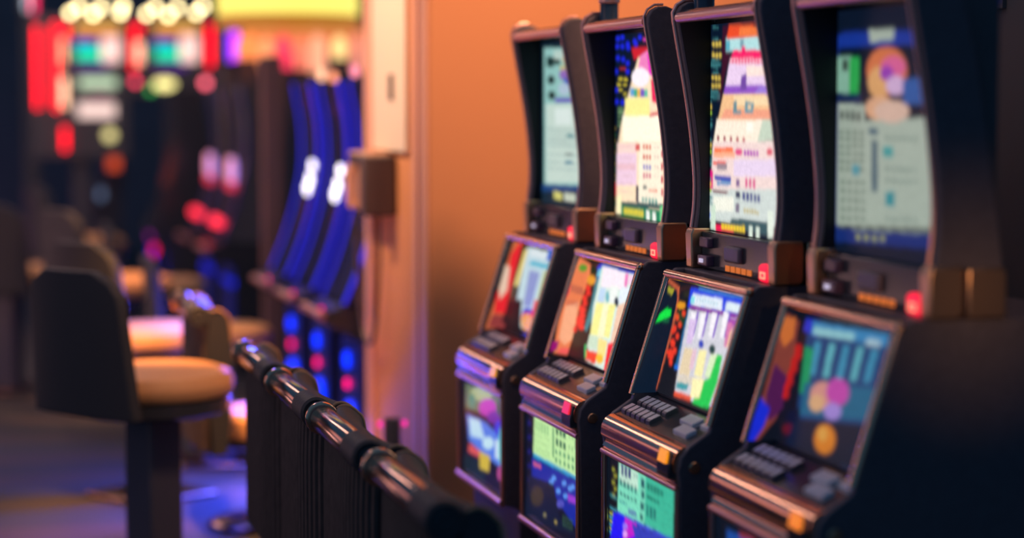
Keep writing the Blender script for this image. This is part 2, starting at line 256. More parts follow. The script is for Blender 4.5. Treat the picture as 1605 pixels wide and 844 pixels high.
  (215,175,180,0.129,0.775,0.152,0.774,0.152,0.781,0.129,0.782),(215,175,180,0.167,0.774,0.189,0.774,0.189,0.781,0.167,0.781),(215,175,180,0.204,0.774,0.227,0.773,0.227,0.78,0.204,0.781),
  (215,175,180,0.242,0.773,0.264,0.773,0.264,0.779,0.242,0.78),(215,175,180,0.279,0.772,0.301,0.772,0.301,0.779,0.279,0.779),(215,175,180,0.092,0.818,0.114,0.817,0.115,0.824,0.092,0.825),
  (215,175,180,0.13,0.817,0.152,0.817,0.152,0.824,0.13,0.824),(215,175,180,0.167,0.816,0.19,0.816,0.19,0.823,0.167,0.823),(215,175,180,0.205,0.816,0.227,0.815,0.227,0.822,0.205,0.823),
  (215,175,180,0.242,0.815,0.264,0.814,0.265,0.821,0.242,0.822),(215,175,180,0.279,0.814,0.301,0.814,0.301,0.821,0.279,0.821),(215,175,180,0.092,0.86,0.115,0.86,0.115,0.867,0.092,0.867),
  (215,175,180,0.13,0.859,0.153,0.859,0.153,0.866,0.13,0.867),(215,175,180,0.168,0.859,0.191,0.858,0.191,0.865,0.168,0.866),(215,175,180,0.205,0.858,0.228,0.857,0.228,0.864,0.206,0.865),
  (215,175,180,0.243,0.857,0.265,0.856,0.265,0.863,0.243,0.864),(215,175,180,0.28,0.856,0.302,0.855,0.302,0.862,0.28,0.863),(200,40,60,-0.001,0.818,0.034,0.816,0.035,0.891,0,0.893),
  (40,80,80,0.116,0.92,1.398,0.888,1.398,0.913,0.116,0.948),(10,125,85,0.116,0.944,0.844,0.934,0.845,1.004,0.117,1.019),(240,215,60,0.162,0.953,0.197,0.953,0.197,0.988,0.162,0.988),
  (240,215,60,0.205,0.953,0.24,0.952,0.241,0.987,0.206,0.988),(240,215,60,0.249,0.952,0.283,0.952,0.284,0.987,0.249,0.987),(240,215,60,0.292,0.952,0.326,0.952,0.327,0.986,0.292,0.987),
  (240,215,60,0.335,0.952,0.369,0.951,0.369,0.986,0.335,0.986),(240,215,60,0.377,0.951,0.411,0.951,0.411,0.986,0.378,0.986),(240,215,60,0.419,0.951,0.453,0.951,0.453,0.985,0.42,0.986),
  (240,215,60,0.461,0.951,0.494,0.951,0.495,0.985,0.462,0.985),(240,245,235,0.545,0.948,0.6,0.949,0.601,0.999,0.546,1),(240,245,235,0.645,0.949,0.699,0.949,0.7,0.999,0.646,0.999),
  (120,215,140,0.763,0.914,0.844,0.911,0.845,0.99,0.764,0.995),(250,245,190,0.047,0.891,0.115,0.888,0.117,0.987,0.048,0.99)]),
 ('M3', 'upper'): ((8, 22, 42), [
  (60,18,40,0.162,0.016,0.305,0.015,0.274,0.134,0.193,0.254,0.144,0.369,0.092,0.369,0.158,0.223),(232,75,40,0.247,0.019,0.549,0.018,0.582,0.083,0.214,0.078),(150,60,40,0.246,0.007,1.417,0.04,1.418,0.056,0.247,0.019),
  (240,120,60,0.388,0.03,1.418,0.056,1.419,0.104,0.372,0.071),(175,220,222,0.206,0.078,0.706,0.081,0.708,0.145,0.207,0.138),(120,160,175,0.389,0.083,0.438,0.085,0.439,0.132,0.39,0.131),
  (90,170,190,0.206,0.084,0.257,0.085,0.258,0.134,0.207,0.132),(245,20,100,0.308,0.135,1.421,0.157,1.422,0.198,0.275,0.17),(240,20,100,0.415,0.12,0.455,0.121,0.456,0.15,0.415,0.149),
  (245,170,190,0.267,0.17,1.422,0.195,1.423,0.222,0.251,0.2),(225,70,110,0.292,0.174,0.308,0.174,0.309,0.198,0.293,0.198),(225,70,110,0.333,0.174,0.349,0.175,0.35,0.199,0.333,0.198),
  (225,70,110,0.373,0.175,0.389,0.176,0.39,0.199,0.374,0.199),(225,70,110,0.413,0.176,0.429,0.176,0.43,0.2,0.414,0.2),(225,70,110,0.453,0.177,0.469,0.177,0.469,0.201,0.454,0.201),
  (225,70,110,0.492,0.178,0.508,0.178,0.509,0.202,0.493,0.201),(225,70,110,0.531,0.179,0.547,0.179,0.548,0.202,0.532,0.202),(225,70,110,0.57,0.179,0.586,0.18,0.586,0.203,0.571,0.203),
  (225,70,110,0.609,0.18,0.624,0.181,0.625,0.204,0.609,0.204),(232,205,235,0.251,0.197,1.423,0.219,1.426,0.318,0.203,0.308),(250,225,215,0.473,0.21,1.423,0.227,1.424,0.27,0.475,0.257),
  (140,80,195,0.202,0.299,1.425,0.305,1.427,0.35,0.178,0.345),(150,120,215,0.635,0.306,1.425,0.307,1.427,0.35,0.557,0.346),(110,70,160,0.41,0.256,0.474,0.245,0.476,0.322,0.395,0.322),
  (240,190,140,0.178,0.339,1.426,0.345,1.43,0.452,0.111,0.461),(245,215,170,0.313,0.345,1.427,0.35,1.428,0.393,0.331,0.393),(240,160,130,0.196,0.412,1.428,0.409,1.43,0.45,0.146,0.458),
  (100,140,150,0.314,0.375,0.355,0.369,0.356,0.417,0.414,0.417,0.414,0.432,0.307,0.433),(110,150,160,0.461,0.37,0.574,0.382,0.559,0.429,0.455,0.429),(235,200,160,0.494,0.388,0.534,0.388,0.535,0.411,0.495,0.411),
  (250,235,215,0.094,0.461,1.43,0.452,1.432,0.544,0.053,0.567),(195,210,190,0.677,0.457,1.43,0.452,1.433,0.552,0.61,0.566),(255,248,235,0.48,0.471,0.56,0.47,0.561,0.511,0.481,0.512),
  (150,70,85,0.133,0.55,0.126,0.562,0.11,0.565,0.096,0.557,0.096,0.544,0.109,0.535,0.125,0.538),(158,70,85,0.218,0.551,0.212,0.563,0.196,0.566,0.183,0.558,0.182,0.544,0.195,0.536,0.211,0.539),(166,70,85,0.303,0.551,0.296,0.563,0.28,0.566,0.268,0.558,0.267,0.545,0.28,0.537,0.295,0.539),
  (174,70,85,0.386,0.552,0.379,0.563,0.364,0.567,0.351,0.559,0.351,0.546,0.363,0.537,0.379,0.54),(182,70,85,0.467,0.552,0.461,0.564,0.446,0.567,0.434,0.559,0.433,0.546,0.445,0.538,0.46,0.541),(170,165,155,0.546,0.564,1.431,0.501,1.433,0.554,0.595,0.587),
  (240,215,210,0.044,0.567,1.432,0.544,1.439,0.753,0.014,0.81),(250,110,60,0.062,0.594,0.31,0.59,0.311,0.611,0.063,0.616),(252,175,140,0.054,0.616,0.336,0.61,0.336,0.637,0.054,0.644),
  (225,70,130,0.435,0.608,0.426,0.619,0.401,0.626,0.371,0.627,0.346,0.621,0.336,0.61,0.345,0.599,0.37,0.592,0.4,0.592,0.425,0.598),(175,65,180,0.451,0.596,0.478,0.596,0.479,0.626,0.451,0.626),(175,65,180,0.489,0.596,0.517,0.597,0.517,0.626,0.49,0.626),
  (175,65,180,0.528,0.597,0.555,0.597,0.556,0.626,0.529,0.626),(175,65,180,0.566,0.597,0.593,0.597,0.594,0.627,0.567,0.626),(175,65,180,0.604,0.597,0.631,0.598,0.632,0.627,0.605,0.627),
  (220,90,110,0.804,0.6,0.797,0.61,0.778,0.617,0.754,0.618,0.735,0.612,0.728,0.602,0.735,0.591,0.754,0.585,0.777,0.584,0.796,0.59),(230,210,235,0.32,0.647,1.435,0.619,1.437,0.689,0.322,0.725),(235,100,90,0.046,0.66,0.236,0.655,0.202,0.674,0.046,0.679),
  (150,135,145,0.099,0.671,0.236,0.667,0.237,0.698,0.1,0.702),(225,30,130,0.012,0.704,0.047,0.703,0.049,0.809,0.005,0.811),(40,60,170,0.065,0.728,0.288,0.727,0.289,0.748,0.074,0.749),
  (110,150,195,0.101,0.754,0.289,0.748,0.289,0.769,0.101,0.776),(215,90,140,0.47,0.727,0.499,0.727,0.5,0.774,0.471,0.774),(215,90,140,0.518,0.727,0.547,0.727,0.548,0.774,0.52,0.774),
  (215,90,140,0.566,0.727,0.595,0.727,0.596,0.775,0.568,0.774),(120,90,140,0.355,0.736,0.397,0.735,0.398,0.771,0.356,0.773),(205,215,210,0.005,0.798,1.438,0.743,1.444,0.931,-0.001,0.949),
  (120,60,70,0.049,0.8,0.256,0.798,0.257,0.81,0.049,0.812),(60,70,130,0.439,0.793,0.47,0.794,0.471,0.833,0.44,0.832),(60,70,130,0.486,0.794,0.517,0.795,0.518,0.834,0.487,0.833),
  (60,70,130,0.533,0.796,0.563,0.796,0.564,0.835,0.534,0.834),(60,70,130,0.579,0.797,0.609,0.797,0.61,0.836,0.58,0.835),(60,70,130,0.625,0.798,0.655,0.798,0.656,0.836,0.626,0.836),
  (40,50,80,0.349,0.797,0.406,0.795,0.407,0.825,0.349,0.827),(120,110,130,0.35,0.851,0.399,0.849,0.4,0.891,0.351,0.894),(190,170,90,0.457,0.87,0.48,0.871,0.481,0.889,0.458,0.888),
  (190,170,90,0.49,0.871,0.512,0.871,0.513,0.889,0.49,0.889),(190,170,90,0.522,0.871,0.545,0.872,0.545,0.889,0.523,0.889),(190,170,90,0.554,0.872,0.576,0.872,0.577,0.89,0.555,0.89),
  (190,170,90,0.586,0.872,0.608,0.872,0.609,0.89,0.586,0.89),(190,170,90,0.618,0.873,0.64,0.873,0.64,0.891,0.618,0.89),(240,240,225,0.059,0.833,0.324,0.822,0.326,0.889,0.06,0.902),
  (50,85,90,0.31,0.923,0.766,0.917,0.768,0.978,0.243,0.969),(235,30,80,0.088,0.963,0.327,0.962,0.328,0.992,0.089,0.994),(240,205,50,0.166,0.955,0.2,0.955,0.2,0.983,0.167,0.983),
  (240,205,50,0.206,0.955,0.239,0.955,0.24,0.982,0.206,0.983),(240,205,50,0.245,0.955,0.278,0.954,0.279,0.982,0.246,0.982),(240,205,50,0.284,0.954,0.317,0.954,0.318,0.982,0.285,0.982),
  (240,205,50,0.323,0.954,0.356,0.954,0.357,0.981,0.324,0.982),(240,205,50,0.362,0.954,0.394,0.954,0.395,0.981,0.362,0.981),(240,205,50,0.4,0.954,0.432,0.954,0.433,0.981,0.401,0.981),
  (240,205,50,0.438,0.953,0.47,0.953,0.471,0.98,0.439,0.98),(215,230,215,0.524,0.945,0.568,0.945,0.569,0.998,0.525,0.998),(215,230,215,0.612,0.946,0.655,0.946,0.656,0.999,0.613,0.999),
  (225,235,220,0.75,0.868,0.818,0.865,0.822,0.986,0.753,0.99),(205,225,205,0.033,0.872,0.086,0.87,0.089,0.994,0.018,0.991),(215,185,80,0.025,0.088,0.06,0.089,0.06,0.11,0.025,0.109),
  (215,185,80,0.068,0.089,0.103,0.09,0.104,0.111,0.069,0.11),(215,185,80,0.112,0.09,0.146,0.091,0.147,0.113,0.112,0.112),(215,185,80,0.026,0.14,0.061,0.141,0.061,0.163,0.026,0.162),
  (215,185,80,0.07,0.141,0.104,0.142,0.105,0.163,0.07,0.163),(215,185,80,0.113,0.142,0.147,0.143,0.148,0.164,0.113,0.164),(60,125,130,0.027,0.014,0.106,0.017,0.106,0.025,0.028,0.022),
  (60,125,130,0.029,0.069,0.107,0.072,0.107,0.08,0.029,0.077),(60,125,130,0.018,0.171,0.122,0.173,0.122,0.181,0.018,0.179),(60,125,130,-0.009,0.183,0.148,0.186,0.149,0.194,-0.008,0.191),
  (60,125,130,0.001,0.195,0.14,0.198,0.14,0.206,0.001,0.203),(60,125,130,0.036,0.208,0.106,0.209,0.106,0.217,0.036,0.216),(60,125,130,0.032,0.233,0.111,0.234,0.111,0.242,0.032,0.241),
  (215,185,80,0.019,0.251,0.055,0.252,0.055,0.27,0.02,0.27),(215,185,80,0.063,0.252,0.098,0.252,0.099,0.271,0.064,0.27),(215,185,80,0.107,0.252,0.141,0.253,0.142,0.271,0.107,0.271),
  (215,185,80,0.02,0.288,0.055,0.289,0.056,0.307,0.021,0.307),(215,185,80,0.064,0.289,0.099,0.289,0.099,0.308,0.065,0.307),(215,185,80,0.108,0.289,0.142,0.29,0.143,0.308,0.108,0.308),
  (60,125,130,0.003,0.319,0.108,0.32,0.109,0.329,0.003,0.328),(60,125,130,-0.023,0.335,0.135,0.335,0.135,0.345,-0.023,0.344),(60,125,130,-0.023,0.35,0.135,0.351,0.135,0.36,-0.022,0.359),
  (60,125,130,-0.013,0.369,0.022,0.369,0.022,0.381,-0.013,0.381),(215,185,80,-0.031,0.39,0.022,0.39,0.023,0.409,-0.03,0.409),(150,190,60,-0.03,0.422,0.023,0.421,0.023,0.437,-0.03,0.437),
  (60,125,130,-0.047,0.459,0.033,0.459,0.033,0.465,-0.047,0.465),(60,125,130,-0.047,0.472,0.033,0.471,0.033,0.477,-0.047,0.478),(60,125,130,-0.047,0.484,0.033,0.483,0.033,0.49,-0.046,0.49),
  (60,125,130,-0.046,0.497,0.034,0.496,0.034,0.502,-0.046,0.503),(60,125,130,-0.009,0.555,0.026,0.555,0.026,0.567,-0.009,0.568),(215,185,80,-0.027,0.577,0.027,0.577,0.027,0.595,-0.026,0.596),
  (150,190,60,-0.026,0.609,0.027,0.608,0.028,0.623,-0.026,0.624),(60,125,130,-0.043,0.647,0.037,0.645,0.037,0.651,-0.043,0.653),(60,125,130,-0.043,0.659,0.037,0.657,0.037,0.663,-0.043,0.665),
  (60,125,130,-0.042,0.672,0.037,0.669,0.038,0.676,-0.042,0.678),(60,125,130,-0.042,0.684,0.038,0.682,0.038,0.688,-0.042,0.69),(60,125,130,-0.005,0.742,0.03,0.741,0.03,0.754,-0.005,0.755),
  (215,185,80,-0.023,0.765,0.031,0.763,0.031,0.782,-0.022,0.784),(150,190,60,-0.022,0.796,0.031,0.794,0.032,0.81,-0.022,0.812),(60,125,130,-0.039,0.834,0.041,0.831,0.041,0.837,-0.039,0.841),
  (60,125,130,-0.039,0.847,0.041,0.844,0.041,0.85,-0.039,0.853),(60,125,130,-0.038,0.86,0.042,0.856,0.042,0.862,-0.038,0.866),(60,125,130,-0.038,0.872,0.042,0.868,0.042,0.875,-0.038,0.878),
  (40,110,230,0.016,0.923,0.01,0.936,-0.008,0.945,-0.03,0.946,-0.048,0.939,-0.055,0.926,-0.048,0.913,-0.031,0.904,-0.009,0.903,0.009,0.91)]),
 ('M4', 'upper'): ((9, 20, 38), [
  (20,40,112,-0.027,0.111,0.075,0.088,1.541,0.124,1.572,0.91,-0.002,0.944),(7,19,35,0.019,0.155,1.542,0.16,1.568,0.821,0.029,0.899),(20,48,136,-0.008,0.101,0.753,0.111,0.755,0.164,-0.007,0.154),
  (152,164,152,0.305,0.091,0.54,0.094,0.53,0.138,0.318,0.142),(120,164,144,-0.005,0.191,0.185,0.195,0.19,0.346,-0.001,0.345),(40,152,72,0.123,0.199,0.223,0.196,0.216,0.372,0.128,0.372),
  (48,64,56,0.053,0.206,0.11,0.207,0.112,0.251,0.054,0.251),(16,32,72,-0.001,0.34,0.24,0.346,0.241,0.39,0,0.377),(192,104,64,0.659,0.26,0.646,0.296,0.608,0.326,0.55,0.346,0.479,0.353,0.407,0.345,0.345,0.324,0.302,0.292,0.286,0.254,0.299,0.217,0.34,0.186,0.401,0.167,0.473,0.162,0.544,0.171,0.604,0.193,0.644,0.224),
  (200,148,96,0.513,0.303,0.494,0.341,0.442,0.364,0.376,0.364,0.321,0.34,0.299,0.301,0.319,0.262,0.372,0.238,0.438,0.24,0.491,0.264),(196,88,136,0.647,0.245,0.627,0.271,0.57,0.286,0.499,0.285,0.441,0.268,0.417,0.241,0.439,0.215,0.497,0.2,0.568,0.201,0.625,0.219),(136,56,160,0.54,0.268,0.529,0.286,0.497,0.296,0.458,0.296,0.425,0.284,0.412,0.266,0.424,0.249,0.456,0.238,0.495,0.239,0.528,0.25),
  (188,156,192,0.65,0.316,0.633,0.34,0.588,0.354,0.532,0.353,0.485,0.339,0.467,0.315,0.484,0.291,0.529,0.277,0.586,0.278,0.632,0.293),(40,80,144,0.621,0.291,1.546,0.258,1.551,0.39,0.624,0.39),(200,152,120,0.562,0.403,0.537,0.432,0.468,0.451,0.38,0.452,0.307,0.434,0.278,0.403,0.305,0.373,0.377,0.355,0.464,0.355,0.535,0.374),
  (148,160,148,0.013,0.383,0.278,0.388,0.294,0.9,0.016,0.889),(152,164,152,0.243,0.455,1.552,0.415,1.569,0.843,0.258,0.902),(196,164,148,0.686,0.415,0.657,0.441,0.579,0.458,0.479,0.459,0.396,0.443,0.363,0.416,0.394,0.389,0.476,0.373,0.576,0.373,0.656,0.389),
  (56,64,60,0.04,0.414,0.073,0.415,0.074,0.452,0.041,0.451),(56,64,60,0.095,0.415,0.127,0.416,0.128,0.453,0.096,0.452),(56,64,60,0.149,0.417,0.181,0.417,0.182,0.454,0.15,0.453),
  (56,64,60,0.202,0.418,0.233,0.418,0.235,0.455,0.203,0.454),(96,112,100,0.03,0.497,0.077,0.497,0.078,0.51,0.03,0.51),(96,112,100,0.097,0.496,0.144,0.496,0.144,0.51,0.098,0.51),
  (96,112,100,0.164,0.496,0.21,0.496,0.21,0.509,0.164,0.509),(96,112,100,0.229,0.496,0.274,0.496,0.275,0.509,0.229,0.509),(96,112,100,0.031,0.523,0.078,0.523,0.078,0.536,0.031,0.536),
  (96,112,100,0.098,0.523,0.145,0.523,0.145,0.536,0.098,0.536),(96,112,100,0.164,0.523,0.21,0.522,0.211,0.535,0.165,0.536),(96,112,100,0.23,0.522,0.275,0.522,0.276,0.535,0.23,0.535),
  (96,112,100,0.032,0.552,0.079,0.552,0.079,0.565,0.032,0.566),(96,112,100,0.099,0.552,0.146,0.551,0.146,0.565,0.099,0.565),(96,112,100,0.165,0.551,0.211,0.551,0.212,0.564,0.166,0.564),
  (96,112,100,0.231,0.551,0.276,0.55,0.276,0.563,0.231,0.564),(96,112,100,0.033,0.584,0.08,0.584,0.08,0.597,0.033,0.598),(96,112,100,0.1,0.584,0.147,0.583,0.147,0.596,0.1,0.597),
  (96,112,100,0.166,0.583,0.212,0.582,0.213,0.595,0.167,0.596),(96,112,100,0.232,0.582,0.277,0.581,0.277,0.594,0.232,0.595),(96,112,100,0.034,0.616,0.081,0.615,0.081,0.629,0.034,0.63),
  (96,112,100,0.101,0.615,0.148,0.614,0.148,0.628,0.101,0.628),(96,112,100,0.167,0.614,0.213,0.613,0.214,0.626,0.168,0.627),(96,112,100,0.233,0.613,0.278,0.612,0.278,0.625,0.233,0.626),
  (96,112,100,0.035,0.648,0.082,0.647,0.082,0.66,0.035,0.661),(96,112,100,0.102,0.647,0.149,0.646,0.149,0.659,0.102,0.66),(96,112,100,0.168,0.646,0.214,0.645,0.215,0.658,0.169,0.659),
  (96,112,100,0.234,0.644,0.279,0.644,0.279,0.656,0.234,0.657),(72,96,108,0.317,0.48,0.401,0.48,0.402,0.51,0.318,0.511),(80,100,108,0.343,0.531,0.403,0.53,0.41,0.734,0.35,0.737),
  (56,140,140,0.451,0.555,0.544,0.553,0.545,0.593,0.452,0.596),(72,136,148,0.162,0.634,0.237,0.632,0.238,0.674,0.163,0.676),(48,128,136,0.48,0.732,0.562,0.728,0.563,0.784,0.482,0.787),
  (104,120,108,0.049,0.701,0.096,0.7,0.097,0.713,0.049,0.714),(104,120,108,0.116,0.7,0.163,0.699,0.163,0.712,0.117,0.713),(104,120,108,0.183,0.699,0.228,0.698,0.229,0.711,0.183,0.712),
  (104,120,108,0.248,0.698,0.293,0.697,0.293,0.71,0.248,0.711),(104,120,108,0.05,0.738,0.097,0.737,0.098,0.75,0.051,0.751),(104,120,108,0.118,0.737,0.164,0.736,0.164,0.749,0.118,0.75),
  (104,120,108,0.184,0.736,0.23,0.735,0.23,0.748,0.184,0.749),(104,120,108,0.249,0.734,0.294,0.733,0.295,0.746,0.249,0.747),(104,120,108,0.051,0.775,0.099,0.774,0.099,0.787,0.052,0.789),
  (104,120,108,0.119,0.774,0.165,0.773,0.166,0.786,0.119,0.787),(104,120,108,0.185,0.772,0.231,0.771,0.231,0.784,0.185,0.785),(104,120,108,0.25,0.771,0.295,0.77,0.296,0.783,0.251,0.784),
  (104,120,108,0.053,0.813,0.1,0.811,0.1,0.825,0.053,0.826),(104,120,108,0.12,0.811,0.166,0.809,0.167,0.823,0.12,0.824),(104,120,108,0.186,0.809,0.232,0.808,0.232,0.821,0.187,0.822),
  (104,120,108,0.251,0.807,0.297,0.806,0.297,0.819,0.252,0.82),(104,120,108,0.054,0.85,0.101,0.848,0.101,0.862,0.054,0.863),(104,120,108,0.121,0.848,0.167,0.846,0.168,0.859,0.121,0.861),
  (104,120,108,0.187,0.846,0.233,0.844,0.233,0.857,0.188,0.859),(104,120,108,0.253,0.844,0.298,0.842,0.298,0.855,0.253,0.857),(100,120,112,0.473,0.514,0.51,0.514,0.51,0.527,0.474,0.527),
  (100,120,112,0.534,0.514,0.569,0.514,0.57,0.527,0.534,0.527),(100,120,112,0.593,0.514,0.628,0.514,0.629,0.527,0.594,0.527),(100,120,112,0.652,0.515,0.687,0.515,0.687,0.527,0.652,0.527),
  (100,120,112,0.71,0.515,0.744,0.515,0.745,0.527,0.71,0.527),(100,120,112,0.477,0.635,0.514,0.635,0.514,0.648,0.478,0.648),(100,120,112,0.538,0.635,0.574,0.634,0.574,0.647,0.538,0.647),
  (100,120,112,0.597,0.634,0.633,0.634,0.633,0.646,0.598,0.646),(100,120,112,0.656,0.633,0.691,0.633,0.691,0.645,0.656,0.646),(100,120,112,0.714,0.633,0.748,0.632,0.749,0.644,0.714,0.645),
  (100,120,112,0.479,0.681,0.515,0.68,0.516,0.693,0.479,0.694),(100,120,112,0.539,0.68,0.575,0.679,0.575,0.692,0.54,0.692),(100,120,112,0.599,0.679,0.634,0.678,0.635,0.691,0.599,0.691),
  (100,120,112,0.657,0.678,0.692,0.677,0.693,0.69,0.658,0.69),(100,120,112,0.715,0.677,0.75,0.676,0.75,0.689,0.716,0.689),(100,120,112,0.484,0.833,0.52,0.832,0.521,0.844,0.484,0.846),
  (100,120,112,0.544,0.831,0.58,0.83,0.581,0.842,0.545,0.843),(100,120,112,0.604,0.829,0.639,0.827,0.64,0.84,0.604,0.841),(100,120,112,0.663,0.827,0.697,0.825,0.698,0.838,0.663,0.839),
  (100,120,112,0.721,0.825,0.755,0.823,0.755,0.836,0.721,0.837),(48,56,44,0.029,0.889,1.568,0.825,1.569,0.843,0.029,0.899),(19,40,104,-0.003,0.906,1.569,0.848,1.572,0.91,-0.001,0.96),
  (136,140,96,0.208,0.915,0.255,0.914,0.256,0.937,0.209,0.939),(136,140,96,0.286,0.913,0.331,0.911,0.332,0.934,0.286,0.936),(136,140,96,0.362,0.91,0.407,0.909,0.407,0.932,0.362,0.933),
  (136,140,96,0.436,0.908,0.48,0.906,0.481,0.929,0.437,0.931)]),
 ('M1', 'slant'): ((16, 14, 22), [
  (199,106,65,-0.12,-0.048,0.095,-0.029,0.099,0.663,-0.103,1.027,-0.319,1.069),(223,37,46,-0.128,0.188,0.018,-0.005,0.15,0.151,0.168,0.436,0.169,0.809,-0.201,0.862,-0.244,0.647,-0.081,0.474),(139,55,55,-0.223,0.88,0.121,0.832,0.106,0.987,-0.271,1.038),
  (55,37,27,0.075,0.053,0.16,0.05,0.166,0.616,0.108,0.806,0.047,0.802),(186,209,218,0.207,0.058,0.822,0.064,0.752,0.553,0.672,0.911,0.431,0.902,0.342,0.622,0.235,0.64),(223,204,120,0.155,0.101,0.23,0.077,0.2,0.503,0.112,0.502),
  (65,102,199,0.65,0.031,0.835,0.035,0.813,0.16,0.646,0.142),(55,172,199,0.343,0.197,0.824,0.186,0.817,0.228,0.335,0.241),(139,148,199,0.359,0.294,0.579,0.29,0.56,0.668,0.393,0.67),
  (190,199,148,0.646,0.259,0.853,0.25,0.78,0.616,0.644,0.612),(213,223,227,0.281,0.063,0.636,0.06,0.646,0.142,0.291,0.147),(55,46,186,0.431,0.691,0.623,0.685,0.627,0.754,0.409,0.765),
  (223,55,55,0.601,0.578,0.714,0.586,0.718,0.833,0.408,0.822,0.429,0.748,0.609,0.715),(232,158,65,0.666,0.809,0.669,0.865,0.627,0.908,0.556,0.922,0.483,0.901,0.436,0.852,0.433,0.795,0.476,0.751,0.548,0.738,0.62,0.76),(27,20,27,0.099,0.663,0.328,0.653,0.444,0.9,0.018,0.931)]),
 ('M2', 'slant'): ((22, 20, 24), [
  (232,125,80,-0.192,0.033,0.04,0.08,0.07,0.178,0.025,0.43,0.025,0.817,-0.019,0.995,-0.255,1.019,-0.299,0.75,-0.291,0.484,-0.26,0.214),(245,170,130,-0.241,0.541,-0.031,0.465,0.025,0.817,-0.105,0.909,-0.222,0.867),(225,150,45,0.187,0.212,0.185,0.242,0.154,0.265,0.108,0.273,0.062,0.261,0.036,0.235,0.038,0.204,0.069,0.181,0.116,0.174,0.161,0.186),
  (235,45,40,0.131,0.297,0.125,0.323,0.091,0.335,0.054,0.323,0.043,0.297,0.066,0.276,0.105,0.276),(235,45,40,0.156,0.344,0.149,0.37,0.115,0.382,0.079,0.371,0.068,0.345,0.091,0.323,0.13,0.323),(235,45,40,0.115,0.402,0.109,0.428,0.075,0.44,0.038,0.429,0.027,0.403,0.05,0.382,0.089,0.381),
  (235,45,40,0.14,0.449,0.134,0.475,0.099,0.487,0.063,0.476,0.052,0.45,0.075,0.429,0.114,0.428),(235,45,40,0.1,0.507,0.093,0.533,0.059,0.546,0.022,0.535,0.011,0.509,0.034,0.487,0.073,0.487),(235,45,40,0.124,0.554,0.118,0.58,0.083,0.593,0.047,0.582,0.036,0.556,0.059,0.534,0.098,0.534),
  (235,45,40,0.084,0.613,0.077,0.639,0.043,0.652,0.006,0.641,-0.005,0.615,0.018,0.593,0.057,0.592),(235,45,40,0.108,0.659,0.102,0.686,0.067,0.698,0.031,0.688,0.02,0.662,0.043,0.64,0.082,0.639),(235,45,40,0.068,0.719,0.061,0.745,0.027,0.758,-0.01,0.748,-0.021,0.722,0.002,0.7,0.041,0.698),
  (240,45,40,0.141,0.512,0.131,0.539,0.088,0.553,0.044,0.544,0.033,0.518,0.063,0.495,0.111,0.493),(240,45,40,0.155,0.567,0.145,0.594,0.102,0.609,0.058,0.599,0.047,0.573,0.077,0.55,0.125,0.548),(240,45,40,0.169,0.622,0.159,0.649,0.116,0.664,0.072,0.654,0.061,0.629,0.091,0.606,0.139,0.603),
  (240,45,40,0.183,0.677,0.173,0.704,0.13,0.718,0.086,0.71,0.075,0.684,0.105,0.661,0.153,0.658),(50,130,140,0.182,0.117,0.248,0.114,0.272,0.578,0.237,0.711,0.184,0.696,0.201,0.464),(30,50,200,0.159,0.089,0.208,0.044,0.828,0.054,0.827,0.102,0.254,0.1,0.23,0.205),
  (100,190,215,0.19,0.11,0.249,0.089,0.262,0.175,0.183,0.174),(215,235,225,0.239,0.065,0.795,0.071,0.765,0.305,0.723,0.615,0.744,1.005,0.323,0.971,0.328,0.819,0.244,0.456),(252,235,245,0.262,0.068,0.654,0.079,0.675,0.235,0.296,0.258),
  (240,120,190,0.635,0.082,0.684,0.075,0.705,0.206,0.661,0.2),(248,205,230,0.698,0.085,0.818,0.079,0.816,0.176,0.711,0.168),(190,215,240,0.291,0.272,0.384,0.257,0.401,0.404,0.292,0.41),
  (240,245,240,0.446,0.222,0.582,0.213,0.592,0.395,0.492,0.388),(230,240,250,0.622,0.207,0.767,0.208,0.705,0.363,0.618,0.354),(20,40,60,0.633,0.352,0.637,0.38,0.626,0.399,0.605,0.403,0.581,0.389,0.563,0.363,0.559,0.335,0.57,0.316,0.591,0.312,0.615,0.326),
  (110,180,190,0.469,0.33,0.476,0.362,0.468,0.383,0.449,0.386,0.426,0.37,0.408,0.34,0.401,0.308,0.408,0.287,0.427,0.284,0.45,0.3),(245,240,150,0.282,0.412,0.597,0.382,0.618,0.697,0.299,0.724),(250,245,200,0.401,0.404,0.487,0.401,0.529,0.715,0.423,0.724),
  (240,200,170,0.632,0.388,0.735,0.334,0.749,0.731,0.651,0.751),(235,60,60,0.773,0.273,0.774,0.122,0.809,0.417,0.774,0.484),(205,225,200,0.291,0.732,0.529,0.715,0.511,0.83,0.298,0.856),
  (240,70,45,0.295,0.876,0.49,0.859,0.492,0.97,0.321,0.965),(250,225,140,0.448,0.731,0.598,0.726,0.618,0.881,0.489,0.884),(250,190,50,0.603,0.896,0.603,0.925,0.58,0.948,0.543,0.957,0.506,0.947,0.483,0.923,0.484,0.893,0.507,0.87,0.544,0.862,0.581,0.872),
  (240,40,50,0.617,0.746,0.759,0.705,0.753,0.948,0.746,1.01,0.645,0.997),(60,220,120,0.254,0.834,0.275,0.83,0.324,0.945,0.303,0.95)]),
 ('M3', 'slant'): ((24, 24, 32), [
  (12,26,44,-0.183,0.047,-0.021,0.09,0.023,0.184,0.035,0.577,0.02,1.021,-0.317,1.088,-0.253,0.753,-0.206,0.281),(190,90,60,-0.191,0.025,0.005,0.086,0.043,0.215,0.054,0.461,0.021,0.976,0,0.97,0.029,0.466,0.018,0.219,-0.03,0.114,-0.187,0.059),(225,150,35,0.142,0.22,0.138,0.24,0.113,0.257,0.078,0.263,0.044,0.257,0.026,0.24,0.03,0.22,0.055,0.203,0.091,0.197,0.125,0.203),
